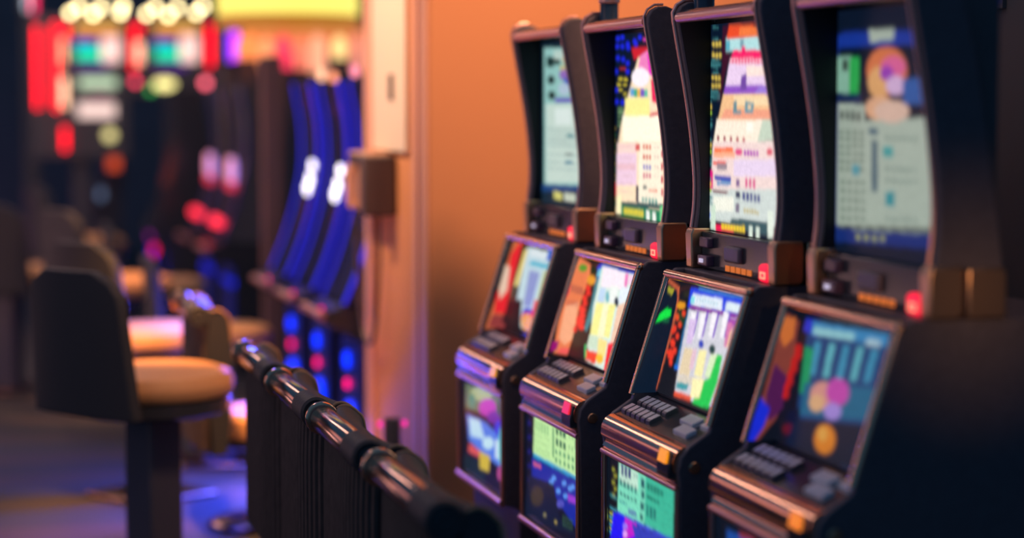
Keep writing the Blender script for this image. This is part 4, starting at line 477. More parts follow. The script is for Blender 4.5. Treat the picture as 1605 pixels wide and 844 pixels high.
  (180,90,80,0.46,0.448,0.534,0.448,0.629,0.503,0.558,0.503),(180,90,80,0.644,0.449,0.717,0.449,0.806,0.504,0.735,0.504),(235,45,40,1.306,0.519,1.279,0.545,1.159,0.552,1.035,0.536,0.997,0.509,1.078,0.491,1.218,0.495),
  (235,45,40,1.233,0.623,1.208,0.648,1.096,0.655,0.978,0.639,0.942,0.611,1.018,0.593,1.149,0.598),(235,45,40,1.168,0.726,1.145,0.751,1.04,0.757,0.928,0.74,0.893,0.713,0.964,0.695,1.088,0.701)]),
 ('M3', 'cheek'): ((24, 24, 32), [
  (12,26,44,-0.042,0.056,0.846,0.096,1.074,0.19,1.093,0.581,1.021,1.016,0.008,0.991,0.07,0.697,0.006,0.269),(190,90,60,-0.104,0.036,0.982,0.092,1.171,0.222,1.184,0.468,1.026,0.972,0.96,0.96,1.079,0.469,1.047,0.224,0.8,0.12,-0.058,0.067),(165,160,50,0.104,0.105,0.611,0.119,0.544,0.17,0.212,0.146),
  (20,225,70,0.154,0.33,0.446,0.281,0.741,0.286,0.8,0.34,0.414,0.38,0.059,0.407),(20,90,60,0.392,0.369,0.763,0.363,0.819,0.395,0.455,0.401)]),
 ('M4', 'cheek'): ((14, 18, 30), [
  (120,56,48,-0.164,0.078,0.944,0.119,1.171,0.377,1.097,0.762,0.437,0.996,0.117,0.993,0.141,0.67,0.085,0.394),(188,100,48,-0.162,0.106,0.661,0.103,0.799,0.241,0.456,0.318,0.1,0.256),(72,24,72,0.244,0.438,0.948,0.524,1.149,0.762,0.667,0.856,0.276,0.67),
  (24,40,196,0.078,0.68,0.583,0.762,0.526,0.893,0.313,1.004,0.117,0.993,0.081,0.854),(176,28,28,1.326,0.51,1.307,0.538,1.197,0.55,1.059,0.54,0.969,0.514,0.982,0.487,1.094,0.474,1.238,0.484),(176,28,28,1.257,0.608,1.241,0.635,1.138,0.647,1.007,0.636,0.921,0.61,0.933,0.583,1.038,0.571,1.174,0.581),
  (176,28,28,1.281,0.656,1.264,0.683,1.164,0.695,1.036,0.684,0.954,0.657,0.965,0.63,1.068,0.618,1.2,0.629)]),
}

def raster(key, W, H, soft=2):
    bg, ops = PANELS[key]
    W2, H2 = W*2, H*2
    img = np.empty((H2, W2, 3)); img[:] = srgb(bg)
    uu, vv = np.meshgrid((np.arange(W2)+.5)/W2, (np.arange(H2)+.5)/H2)
    for p in ops:
        col = srgb(p[:3]); p = p[3:]
        xs = p[0::2]; ys = p[1::2]; n = len(xs)
        x0 = max(0, int(min(xs)*W2)-1); x1 = min(W2, int(max(xs)*W2)+2); y0 = max(0, int(min(ys)*H2)-1); y1 = min(H2, int(max(ys)*H2)+2)
        if x1 <= x0 or y1 <= y0: continue
        U = uu[y0:y1, x0:x1]; V = vv[y0:y1, x0:x1]; ins = np.zeros(U.shape, bool)
        j = n-1
        for i in range(n):
            if ys[i] != ys[j]:
                c1 = (ys[i] > V) != (ys[j] > V)
                ins ^= c1 & (U < (xs[j]-xs[i])*(V-ys[i])/(ys[j]-ys[i])+xs[i])
            j = i
        img[y0:y1, x0:x1][ins] = col
    img = img.reshape(H, 2, W, 2, 3).mean((1, 3))
    for _ in range(soft):
        p = np.pad(img, ((1, 1), (1, 1), (0, 0)), mode='edge')
        img = (p[:-2, 1:-1]+p[2:, 1:-1]+p[1:-1, :-2]+p[1:-1, 2:]+4*p[1:-1, 1:-1])/8
        img = img*(1+.025*np.random.default_rng(H+W).standard_normal((H, W, 1)).clip(-2, 2))
    return img
def screen(name, key, corners, W, H, parent, thick=(0, 0, 0)):
    """corners: top-left, top-right, bottom-left, bottom-right as (x,y,z); a thin lit panel with its picture"""
    img = raster(key, W, H)
    tl, tr, bl, br = [np.array(c, float) for c in corners]
    u = np.linspace(0, 1, W)[None, :, None]; v = np.linspace(0, 1, H)[:, None, None]
    P = (tl*(1-u)+tr*u)*(1-v)+(bl*(1-u)+br*u)*v
    verts = P.reshape(-1, 3).tolist()
    faces = [(j*W+i, (j+1)*W+i, (j+1)*W+i+1, j*W+i+1) for j in range(H-1) for i in range(W-1)]
    cols = img.reshape(-1, 3)
    nb = len(verts); t = np.array(thick, float)
    ids = [0, W-1, (H-1)*W, H*W-1]
    for i in ids: verts.append(tuple(np.array(verts[i])+t))
    a, b, c, d = nb, nb+1, nb+2, nb+3
    faces += [(a, b, d, c), tuple([*range(0, W)]+[b, a]), tuple([*range((H-1)*W, H*W)][::-1]+[c, d]),
              tuple([k*W for k in range(H)][::-1]+[a, c]), tuple([k*W+W-1 for k in range(H)]+[d, b])]
    me = bpy.data.meshes.new(name); me.from_pydata(verts, [], faces)
    at = me.color_attributes.new('Col', 'FLOAT_COLOR', 'POINT')
    full = np.zeros((len(verts), 4)); full[:, 3] = 1; full[:nb, :3] = cols
    at.data.foreach_set('color', full.ravel())
    return link(name, me, screen_mat, parent)

# ------------------------------------------------------------ the room
bm = BM(); box(bm, -6, 8, -2, 26, -.05, 0)
floor_m = bpy.data.materials.new('patterned_carpet'); floor_m.use_nodes = True
nt = floor_m.node_tree; b = nt.nodes['Principled BSDF']; b.inputs['Roughness'].default_value = .85
tc = nt.nodes.new('ShaderNodeTexCoord'); mp = nt.nodes.new('ShaderNodeMapping'); mp.inputs['Scale'].default_value = (.35, 1.0, 1)
wv = nt.nodes.new('ShaderNodeTexWave'); wv.bands_direction = 'Y'; wv.inputs['Scale'].default_value = .52; wv.inputs['Distortion'].default_value = 1.8
wv.inputs['Detail'].default_value = 2; wv.inputs['Detail Scale'].default_value = 1.2
cr = nt.nodes.new('ShaderNodeValToRGB'); cr.color_ramp.elements[0].position = .55; cr.color_ramp.elements[0].color = (.03, .034, .038, 1)
cr.color_ramp.elements[1].position = .72; cr.color_ramp.elements[1].color = (.055, .042, .04, 1)
nt.links.new(tc.outputs['Object'], mp.inputs['Vector']); nt.links.new(mp.outputs['Vector'], wv.inputs['Vector'])
nt.links.new(wv.outputs['Fac'], cr.inputs['Fac']); nt.links.new(cr.outputs['Color'], b.inputs['Base Color'])
tag(finish('floor', bm, floor_m, smooth=False), kind='structure')
bm = BM(); box(bm, 1.66, 4.2, 7.25, 8.38, 0, 3.4)
tag(finish('wall_middle', bm, wall_o, smooth=False, bevel=.01), kind='structure')
bm = BM(); box(bm, 1.648, 1.66, 7.262, 7.36, 0, 3.4); box(bm, 1.645, 1.66, 7.40, 7.47, 0, 3.4); box(bm, 1.642, 1.66, 8.25, 8.375, 0, 3.4)
tag(finish('trim_1', bm, salmon, smooth=False, bevel=.004), kind='structure')
bm = BM(); box(bm, -6, 8, 24, 24.1, 0, 4)
tag(finish('wall_back', bm, dark_wall, smooth=False), kind='structure')
bm = BM(); box(bm, 2.55, 2.7, -1, 4.86, 0, 3.4)
tag(finish('wall_right', bm, dark_wall, smooth=False), kind='structure')

# ------------------------------------------------------------ slot machines of the near row
XF = 1.60
YFAR = {'M1': 6.56, 'M2': 5.777, 'M3': 4.993, 'M4': 4.21}
FRONT = [(.238, 1.36), (.2455, 1.42), (.2465, 1.49), (.240, 1.57), (.230, 1.65), (.215, 1.74), (.200, 1.82), (.186, 1.895)]
def deck_z(x): return .893+(x-.03)*.42
def slot_machine(key, label, light_rgb, glyph, post):
    yf = YFAR[key]; yc = yf-.29
    r = thing('slot_machine', label, 'slot machine', (XF, yc, 0), 0)
    # cabinet: recessed core and two side plates
    bm = BM()
    extr(bm, [(.05,0),(.05,.445),(.012,.455),(.012,.80),(.022,.885),(.03,.888),(.137,.932),(.212,1.238),(.21,1.262),(.62,1.262),(.62,0)], -.272, .272)
    side = [(.05,0),(.05,.445),(.004,.458),(.0,.80),(-.004,.835),(.002,.868),(.022,.893),(.072,.926),(.079,.945),(.171,1.245),(.19,1.262),(.62,1.262),(.62,0)]
    for y0, y1 in ((-.29, -.268), (.268, .29)): extr(bm, side, y0, y1)
    finish('cabinet', bm, navy_side, r, bevel=.004)
    bm = BM(); box(bm, .285, .385, -.262, .262, 1.263, 1.905)
    finish('display_housing', bm, navy, r, bevel=.004)
    # deck, nose
    bm = BM(); extr(bm, [(.024, .886), (.026, .893), (.139, .9385), (.139, .930)], -.262, .262)
    finish('button_deck', bm, gloss, r)
    bm = BM()
    arc = [(.024, .8925)] + [(.026-.038*math.sin(a), .852+.040*math.cos(a)) for a in np.linspace(0, math.pi/2, 10)] + [(-.0125, .842), (-.010, .834), (-.001, .828), (-.001, .822), (-.004, .818), (-.008, .811), (-.004, .803), (.008, .801), (.03, .801), (.03, .885)]
    extr(bm, arc, -.272, .272)
    finish('deck_nose', bm, bronze, r, angle=50)
    # buttons: two rows of pale ribbed keys and three big keys
    for row, x in ((0, .050), (1, .092)):
        for k in range(6):
            y = .232-k*.038; z = deck_z(x)
            bm = BM(); extr(bm, [(x-.017, z-.010), (x-.016, z+.004), (x-.012, z+.008), (x+.013, z+.019), (x+.017, z+.015), (x+.017, z+.004)], y-.0145, y+.0145)
            for f in bm.faces: f.material_index = 0 if f.calc_center_median().z > z+.007 else 1
            finish('button', bm, [btn, btn_dark], r, smooth=False, bevel=.0015)
    for x, y, hx, hy in ((.092, -.115, .015, .045), (.056, -.165, .014, .045), (.098, -.215, .012, .03)):
        z = deck_z(x); bm = BM()
        extr(bm, [(x-hx, z-.008), (x-hx, z+.006), (x+hx, z+.006+hx*.84), (x+hx, z+.002)], y-hy, y+hy)
        finish('button', bm, btn, r, smooth=False, bevel=.003)
    # lit coin slot on the nose
    bm = BM(); extr(bm, [(-.018, .815), (-.020, .835), (-.012, .874), (-.002, .876), (.003, .815)], -.262, -.178)
    cs = finish('ticket_slot', bm, gloss, r, bevel=.003)
    bm = BM(); extr(bm, [(-.0225, .850), (-.0150, .880), (-.012, .880), (-.017, .850)], -.248, -.192)
    finish('slot_light', bm, glow('slot_light_%d_%d_%d' % light_rgb, light_rgb, 1.0), cs)
    # slant display
    a, b_ = (.0745, .938), (.170, 1.247)
    bm = BM(); R_ = .0105
    tube(bm, [(a[0], .279, a[1]), (b_[0], .279, b_[1])], R_); tube(bm, [(a[0], -.279, a[1]), (b_[0], -.279, b_[1])], R_)
    tube(bm, [(b_[0], -.284, b_[1]), (b_[0], .284, b_[1])], R_*1.15); ball(bm, (b_[0], -.281, b_[1]), .012, .012, .012); ball(bm, (b_[0], .281, b_[1]), .012, .012, .012)
    finish('display_frame', bm, bronze, r)
    Y0, Y1 = .27, -.27
    screen('game_screen', (key, 'slant'), [(.203, Y0, 1.235), (.203, Y1, 1.235), (.133, Y0, .945), (.133, Y1, .945)], 90, 70, r, (.006, 0, 0))
    yy = .266
    screen('cheek_reflection', (key, 'cheek'), [(.172, yy, 1.247), (.205, yy, 1.237), (.068, yy, .942), (.135, yy, .942)], 26, 70, r, (0, .004, 0))  # reflections on the recess side wall, painted as emissive colour
    # belly
    bm = BM()
    for y in (-.279, .279): tube(bm, [(-.002, y, .462), (-.002, y, .795)], .0065)
    tube(bm, [(-.004, -.284, .795), (-.004, .284, .795)], .0075); tube(bm, [(-.004, -.284, .466), (-.004, .284, .466)], .0115)
    finish('belly_frame', bm, rose, r)
    screen('belly_screen', (key, 'belly'), [(.004, .27, .787), (.004, -.27, .787), (.004, .27, .475), (.004, -.27, .475)], 84, 64, r, (.007, 0, 0))
    # upper display with curved side panels
    fr = smooth_curve(FRONT, 5)
    prof = fr+[(.186, 1.915), (.196, 1.932), (.214, 1.942), (.236, 1.943), (.258, 1.935), (.276, 1.918), (.292, 1.885), (.318, 1.78), (.348, 1.62), (.372, 1.46), (.386, 1.36)]
    for y0, y1, ty in ((.262, .292, .289), (-.292, -.262, -.2655)):
        bm = BM(); extr(bm, prof, y0, y1)
        sp = finish('side_panel', bm, navy_side, r, bevel=.004, angle=25)
        bm = BM(); tube(bm, [(p[0]-.002, ty, p[1]) for p in fr]+[(.182, ty, 1.915), (.192, ty, 1.935), (.212, ty, 1.947), (.236, ty, 1.948)], .0055 if ty > 0 else .0035, 10)
        finish('edge_trim', bm, rose, sp)
        s = 1 if ty > 0 else -1
        bm = BM(); yc0, yc1 = sorted((s*.256, s*.298))
        extr(bm, [(.226, 1.262), (.222, 1.35), (.229, 1.366), (.296, 1.366), (.300, 1.352), (.300, 1.275), (.29, 1.262)], yc0, yc1)
        extr(bm, [(.306, 1.262), (.306, 1.362), (.386, 1.362), (.392, 1.35), (.392, 1.262)], yc0, yc1)
        finish('corner_bracket', bm, satin, r, bevel=.005)
    for y0, y1 in ((.2595, .2625), (-.2625, -.2595)):
        bm = BM(); extr(bm, [(x+.005, z) for x, z in fr]+[(.276, 1.895), (.276, 1.36)], y0, y1); finish('shade_plate', bm, mat('shade_plate_black', (.012, .016, .022), .55, spec=.2), r)  # added black plates that keep the inner faces dark beside the lit screen
    bm = BM(); tube(bm, [(.190, -.262, 1.902), (.190, .262, 1.902)], .0135)
    finish('top_bar', bm, rose, r)
    bm = BM(); extr(bm, [(.192, 1.912), (.20, 1.922), (.285, 1.914), (.29, 1.895), (.20, 1.893)], -.262, .262)
    finish('top_cover', bm, gloss, r, bevel=.003)
    screen('top_screen', (key, 'upper'), [(.275, .26, 1.885), (.275, -.26, 1.885), (.275, .26, 1.36), (.275, -.26, 1.36)], 104, 112, r, (.009, 0, 0))
    # reader panel under the upper screen
    bm = BM(); box(bm, .252, .30, -.255, .255, 1.262, 1.358)
    rp = finish('reader_panel', bm, gloss, r, bevel=.004)
    bm = BM(); box(bm, .232, .255, .165, .235, 1.272, 1.300); box(bm, .236, .255, .17, .232, 1.318, 1.345)
    finish('card_reader', bm, mat('purple_grey_plastic', (.16, .08, .13), .3), rp, bevel=.004)
    bm = BM(); box(bm, .228, .234, .190, .212, 1.281, 1.291)
    finish('card_light', bm, glow('card_light', (250, 120, 170) if key != 'M1' else (200, 190, 220), .9), rp)
    bm = BM(); box(bm, .24, .255, -.03, .07, 1.292, 1.332)
    finish('bill_slot', bm, mat('grey_plastic', (.22, .17, .20), .4), rp, bevel=.006)
    bm = BM()
    for k in range(5): box(bm, .2495, .2525, .055-k*.036, .080-k*.036, 1.268, 1.282)
    finish('lit_label', bm, glow('amber_label', (215, 110, 45) if glyph != 2 else (120, 70, 60), .9), rp)
    bm = BM(); extr(bm, [(.236, 1.264), (.232, 1.270), (.232, 1.298), (.236, 1.306), (.255, 1.306), (.255, 1.264)], -.238, -.180)
    bl = finish('call_button', bm, glow('red_button', (250, 25, 60), 1.4), rp, bevel=.006)
    bm = BM()
    if glyph == 0:
        box(bm, .2302, .2318, -.222, -.212, 1.272, 1.288); box(bm, .2302, .2318, -.206, -.196, 1.272, 1.288)
    else:
        for a1 in ((-.224, -.194, 1.285, 1.288), (-.224, -.194, 1.272, 1.275), (-.224, -.220, 1.272, 1.288), (-.198, -.194, 1.272, 1.288)): box(bm, .2302, .2318, *a1)
    finish('button_symbol', bm, glow('pale_pink_symbol', (255, 190, 150), 1.0), rp)
    bm = BM(); lathe(bm, [(.0, -.296), (.012, -.2955), (.014, -.293), (.014, -.289)], (.035, 0, .845), 20, 'y')
    finish('side_lock', bm, satin, r)
    if post:
        bm = BM(); lathe(bm, [(.027, 1.905), (.030, 1.91), (.027, 1.915), (.027, 1.99), (.0275, 1.9905), (.0275, 2.9)], (.25, .245, 0), 24)
        ps = finish('sign_post', bm, mat('dark_blue_post', (.02, .045, .09), .25), r)
        bm = BM(); lathe(bm, [(.0285, 1.975), (.031, 1.978), (.031, 2.0), (.0285, 2.003)], (.25, .245, 0), 24)
        finish('post_collar', bm, rose, ps)
    return r
slot_machine('M1', 'dark slot machine next to the orange wall, red painted reflection beside its slanted screen', (245, 160, 60), 0, False)
slot_machine('M2', 'dark slot machine with salmon painted reflection beside its yellow and red slanted screen', (235, 40, 60), 1, True)
slot_machine('M3', 'dark slot machine whose slanted screen shows white reels over a green corner', (250, 150, 20), 2, True)
slot_machine('M4', 'nearest slot machine at the right, blurred, with pink and orange blobs on blue screen', (245, 130, 40), 2, False)

# ------------------------------------------------------------ chairs of the near row
def padded_profile():
    p = [(-.25, .34), (-.262, .48), (-.270, .60), (-.272, .74), (-.268, .84), (-.264, .875), (-.255, .897), (-.238, .904), (-.218, .899), (-.200, .884), (-.188, .868), (-.180, .82), (-.176, .75), (-.176, .62), (-.185, .48), (-.20, .34)]
    return smooth_curve(p, 3)
def make_chair(name, label, group):
    r = thing(name, label, 'chair', (0, 0, 0), 0, group)
    pp = padded_profile()
    off = lambda y: .035*(abs(y)/.33)**3
    bm = BM(); extr(bm, pp, -.33, .33, 12, off)
    finish('backrest', bm, leather, r, angle=60)
    bm = BM()
    for k in range(19):
        y = -.306+k*.034; tube(bm, [(-.272+off(y), y, z) for z in (.36, .52, .62, .74)]+[(-.268+off(y), y, .855)], .0145, 8)
    finish('fluted_back', bm, leather_rib, r)
    for s in (-1, 1):
        bm = BM(); pts = [(x+off(.33), s*.328, z) for x, z in pp[18:36]]
        tube(bm, pts, .0045, 8); finish('piping', bm, piping, r)
    cx, cz = -.268, .880
    bm = BM(); lathe(bm, [(.0, -.20), (.033, -.20), (.0345, -.195), (.0345, .255), (.033, .26), (.0, .26)], (cx, 0, cz), 28, 'y')
    finish('top_rail', bm, dchrome, r)
    bm = BM()
    for h in (.285, ): lathe(bm, [(.030, h-.012), (.040, h-.011), (.043, h-.005), (.043, h+.005), (.040, h+.011), (.030, h+.012)], (cx, 0, cz), 28, 'y')
    finish('rail_ring', bm, bronze, r)
    for y0, y1 in ((-.335, -.175), (.255, .335)):
        bm = BM(); R2 = .041 if y0 < 0 else .036
        lathe(bm, [(.0, y0), (R2*.25, y0), (R2*.5, y0-.001), (R2*.62, y0+.003), (R2*.85, y0), (R2, y0+.008), (R2, y1-.006), (R2*.8, y1), (0, y1)], (cx+.002, 0, cz), 28, 'y')
        finish('rail_end', bm, leather, r)
    bm = BM(); lathe(bm, [(0, .36), (.20, .36), (.225, .375), (.23, .41), (.225, .445), (.20, .468), (.12, .478), (0, .48)], (.04, 0, 0), 36, 'z')
    finish('seat', bm, tan, r)
    bm = BM(); lathe(bm, [(0, .32), (.18, .32), (.22, .34), (.22, .36), (0, .36)], (.04, 0, 0), 32); box(bm, -.262, -.22, -.05, .05, .34, .56); box(bm, -.262, -.15, -.05, .05, .322, .352)
    finish('seat_base', bm, gloss, r, bevel=.004)
    bm = BM(); lathe(bm, [(.05, .03), (.045, .06), (.04, .12), (.04, .32)], (.04, 0, 0), 24); finish('pedestal', bm, dchrome, r)
    bm = BM(); lathe(bm, [(0, 0), (.24, 0), (.245, .008), (.22, .022), (.06, .035), (0, .036)], (.04, 0, 0), 36); finish('foot_plate', bm, dchrome, r)
    bm = BM(); pts = [(.04+.23*math.cos(a), .23*math.sin(a), .22) for a in np.linspace(-1.9, 1.9, 24)]; tube(bm, [(.08, -.03, .22)]+pts+[(.08, .03, .22)], .011, 10)
    finish('footrest', bm, dchrome, r)
    return r
def near_chair_y(y0): return y0-.285
chair0 = make_chair('casino_chair', 'nearest black chair, its top rail running out at the bottom edge of the photo', 'black chairs in front of the near slot machines')
GX = 1.165
chair0.location = (GX, near_chair_y(4.42), 0)
for y0, lb in ((5.16, 'black chair second from the bottom edge, sharpest bronze top rail of the row'),
               (5.87, 'third black chair of the row from the camera, its rail below the blue light spots'),
               (6.60, 'fourth black chair of the row, its rail end beside a strip of golden seat')):
    dup(chair0, (GX, near_chair_y(y0), 0), 0, lb)
dup(chair0, (GX-.01, near_chair_y(8.42), 0), 0, 'farthest chair of the near row, its rail lit magenta, beyond the fourth black chair')

# ------------------------------------------------------------ stools across the aisle
def make_stool():
    r = thing('bar_stool', 'nearest tan seat stool with broad dark back, standing on a square dark pedestal', 'stool', (0, 0, 0), 0, 'tan seat stools along the aisle')
    # back: rounded shield, slightly curved
    bm = BM(); n = 14; front = []; back = []
    for j in range(13):
        t = j/12; z = .60+t*.515; hw = .265-.035*t if t < .8 else (.237*math.sqrt(max(0, 1-((t-.8)/.235)**2)))
        ra, rb = [], []
        for k in range(n+1):
            y = -hw+2*hw*k/n; x = -.30-.04*t+.5*y*y
            ra.append(bm.verts.new((x, y, z))); rb.append(bm.verts.new((x-.045, y, z)))
        front.append(ra); back.append(rb)
    for G, fl in ((front, 0), (back, 1)):
        for a, c in zip(G, G[1:]):
            for k in range(n): bm.faces.new((a[k], a[k+1], c[k+1], c[k]))
    for a, c, e, f in zip(front, front[1:], back, back[1:]):
        bm.faces.new((a[0], c[0], f[0], e[0])); bm.faces.new((a[n], c[n], f[n], e[n]))
    for a, e in ((front[0], back[0]), (front[-1], back[-1])):
        for k in range(n): bm.faces.new((a[k], a[k+1], e[k+1], e[k]))
    finish('backrest', bm, leather, r, bevel=.008)
    bm = BM(); prof = [(0, .635), (.24, .635), (.28, .645), (.298, .67), (.298, .695), (.282, .725), (.23, .742), (.10, .749), (0, .75)]
    lathe(bm, prof, (.01, 0, 0), 40, 'z', .93); finish('seat', bm, tan, r)
    bm = BM(); lathe(bm, [(0, .575), (.25, .575), (.28, .59), (.284, .636), (0, .636)], (.01, 0, 0), 40, 'z', .93); finish('seat_base', bm, gloss, r)
    bm = BM(); box(bm, -.07, .08, -.075, .075, .02, .58); finish('pedestal', bm, mat('dark_column', (.06, .065, .1), .4), r, bevel=.012)
    bm = BM(); box(bm, -.2, .2, -.2, .2, 0, .025); finish('foot_plate', bm, dchrome, r, bevel=.01)
    return r
st = make_stool(); st.location = (.67, 7.41, 0); st.rotation_euler = (0, 0, .62)
for x, y, a, lb in ((.79, 8.84, .55, 'tan seat stool directly behind the nearest one in the aisle'),
                    (.86, 11.5, .4, 'third tan seat stool down the aisle, seen over the dark back of the nearest'),
                    (.88, 15.0, .3, 'small far tan seat stool at the left, fourth down the aisle'),
                    (.28, 12.4, 1.2, 'dark-backed stool at the left edge with a warm lit outline')):
    dup(st, (x, y, 0), a, lb)
s5 = dup(st, (1.17, 9.62, 0), 0.0, 'tan seat stool pushed up to the blue lit machines, seen behind the chair rail')
s6 = dup(st, (1.17, 12.3, 0), 0.0, 'far tan seat stool beside the blue and red light spots')
s5.scale = s6.scale = (.88, .88, .88)

# ------------------------------------------------------------ blue-lit machines beyond the pillar
BF = smooth_curve([(-.04, .84), (.02, .98), (.075, 1.15), (.115, 1.32), (.125, 1.45), (.118, 1.60), (.10, 1.70), (.085, 1.79)], 5)
def blue_machine(label, strip=(30, 32, 190), name='curved_slot_machine'):
    r = thing(name, label, 'slot machine', (1.62, 0, 0), 0, 'curved machines beyond the pillar')
    bm = BM(); extr(bm, [(.04, 0), (.04, .68), (-.13, .76), (-.13, .80), (-.05, .83), (.5, .83), (.5, 0)], -.25, .25); finish('cabinet', bm, gloss, r, bevel=.006)
    core = [(x+.02, z) for x, z in BF]
    bm = BM(); extr(bm, core+[(.2, 1.80), (.26, 1.6), (.28, 1.3), (.28, .84)], -.225, .225); finish('display_housing', bm, gloss, r)
    for s in (-1, 1):
        y0, y1 = sorted((s*.225, s*.25))
        bm = BM(); extr(bm, BF+[(.22, 1.83), (.29, 1.6), (.30, 1.3), (.30, .83)], y0, y1)
        sp = finish('side_panel', bm, navy, r)
        bm = BM(); extr(bm, [(x-.006, z) for x, z in BF]+[(x+.006, z+.002) for x, z in BF[::-1]], s*.25-.018, s*.25+.018); finish('light_strip', bm, glow('strip_%d_%d_%d' % strip, strip, 1.6), sp)
    bm = BM(); tube(bm, [(-.13, -.25, .79), (-.13, .25, .79)], .018); finish('deck_nose', bm, rose, r)
    bm = BM()
    for k in range(3):
        y = -.13+k*.02
        ball(bm, (.110-.01*k, y-.02, (1.38, 1.31, 1.265)[k]), .014, (.016, .024, .022)[k], (.026, .034, .034)[k])
    finish('reel_lights', bm, glow('white_reel_light', (250, 240, 255), 3.5), r)
    bm = BM(); box(bm, .03, .042, -.2, .2, .12, .66); finish('belly_screen', bm, glow('deep_blue_belly', (6, 20, 90), .8), r)
    return r
lit_blue = glow('blue_lamp', (0, 45, 255), 2.4); lit_pink = glow('pink_lamp', (255, 10, 110), 2.6)
def add_lamps(r):
    for y, z, rad, m, n in ((.02, .465, .022, lit_pink, 'pink_lamp'), (-.05, .315, .085, lit_blue, 'blue_lamp'), (.02, .57, .04, lit_blue, 'blue_lamp'), (-.1, .80, .018, lit_pink, 'pink_lamp')):
        x = .022 if z < .7 else -.11
        bm = BM(); ball(bm, (x, y, z), rad*.4, rad, rad, 18); finish(n, bm, m, r)
b0 = blue_machine('curved machine nearest the pillar, with bright blue edge strips and white reel lights'); add_lamps(b0)
b0.location = (1.62, 8.78, 0)
dup(b0, (1.62, 9.55, 0), 0, 'middle curved machine with blue edge strips, between its two lit neighbours')
dup(b0, (1.62, 10.32, 0), 0, 'leftmost of the three curved machines edged in bright blue')
# dimmer machines further down the same row
d0 = blue_machine('dim curved machine with pink reel lights and three red buttons', (26, 22, 60))
for c in list(d0.children):
    if c.name.startswith('reel_lights'): bpy.data.objects.remove(c)
for k in range(3):
    bm = BM(); ball(bm, (.068, .19-k*.125, 1.27), .015, .04, .085); finish('reel_window', bm, glow('pink_reel_%d' % k, ((250, 150, 190), (250, 165, 175), (190, 140, 245))[k], 1.3), d0)
    bm = BM(); ball(bm, (.062, .19-k*.125, 1.175), .012, .04, .03); finish('reel_base', bm, glow('red_reel_base', (235, 50, 80), 1.2), d0)
    bm = BM(); ball(bm, (-.03, .19-k*.13, .95), .03, .034, .034); finish('red_button', bm, glow('red_round_button', (255, 45, 70), 2.0), d0)
    bm = BM(); ball(bm, (.03, .18-k*.2, .58), .012, .026, .026); finish('blue_lamp', bm, glow('dim_blue_lamp', (0, 30, 210), 1.4), d0)
d0.location = (1.62, 12.9, 0)
dup(d0, (1.62, 14.0, 0), 0, 'dim curved machine behind the one with pink reel lights')
e0 = thing('curved_slot_machine', 'dark machine far down the row with a cluster of blue and red lights', 'slot machine', (1.45, 15.4, 0), 0)
bm = BM(); extr(bm, [(.04, 0), (.04, .68), (-.1, .76), (-.05, .83)]+BF[3:]+[(.3, 1.8), (.5, .8), (.5, 0)], -.3, .3); finish('cabinet', bm, gloss, e0)
for (y, z, rd, c, nm) in ((.1, .48, .085, (0, 25, 255), 'blue_lamp'), (-.12, .42, .06, (90, 40, 250), 'blue_lamp'), (-.2, .62, .04, (250, 20, 90), 'red_lamp'), (.15, .72, .05, (120, 20, 120), 'purple_lamp'), (.02, .60, .04, (30, 20, 160), 'blue_lamp')):
    bm = BM(); ball(bm, (-.04, y, z), .02, rd, rd); finish(nm, bm, glow('far_%s_%d' % (nm, c[0]+c[2]), c, 1.6), e0)

# ------------------------------------------------------------ phone, cord and painted light patch on the pillar
ph = thing('wall_telephone', 'dark wall telephone box with handset mounted on the pillar', 'telephone', (1.655, 7.86, 1.25), 0)
bm = BM(); box(bm, -.13, 0, -.06, .03, 0, .235); finish('housing', bm, phone_dark, ph, bevel=.012)
bm = BM(); box(bm, -.10, 0, .03, .42, .01, .245); finish('face_plate', bm, phone_warm, ph, bevel=.012)
bm = BM(); tube(bm, [(-.112, .25, .03), (-.128, .25, .06), (-.128, .25, .16), (-.112, .25, .19)], [.022, .015, .015, .022]); finish('handset', bm, salmon, ph)
bm = BM(); box(bm, -.108, -.095, .10, .38, .19, .235); finish('cradle', bm, phone_dark, ph, bevel=.004)
bm = BM(); tube(bm, smooth_curve([(-.08, .36, 0), (-.07, .37, -.25), (-.06, .33, -.46), (-.05, .25, -.53), (-.04, .17, -.46), (-.03, .14, -.2), (-.03, .14, 0)], 6), .009, 8); finish('cord', bm, phone_dark, ph)
cp = thing('wall_light_patch', 'tall pale cream patch, lamplight painted on the pillar above the telephone', 'wall panel', (1.66, 7.9, 1.5), 0)  # light from above on the pillar, put into a cream patch
bm = BM(); box(bm, -.02, 0, -.33, .30, 0, 1.7); finish('lit_patch', bm, cream, cp, bevel=.006)
bm = BM(); box(bm, -.03, -.018, -.125, -.07, .20, .30); finish('dark_slot', bm, phone_dark, cp, bevel=.004)
bo = thing('bollard', 'small dark post with magenta glowing cap in front of the pillar', 'bollard', (1.5, 7.16, 0), 0)
bm = BM(); lathe(bm, [(.06, 0), (.06, .02), (.032, .03), (.030, .56), (0, .56)], n=24); finish('post', bm, navy, bo)
for s in (-1, 1):
    bm = BM(); ball(bm, (s*.045, 0, .54), .010, .010, .012); finish('glow_lamp', bm, glow('magenta_glow', (255, 40, 160), 1.3), bo)

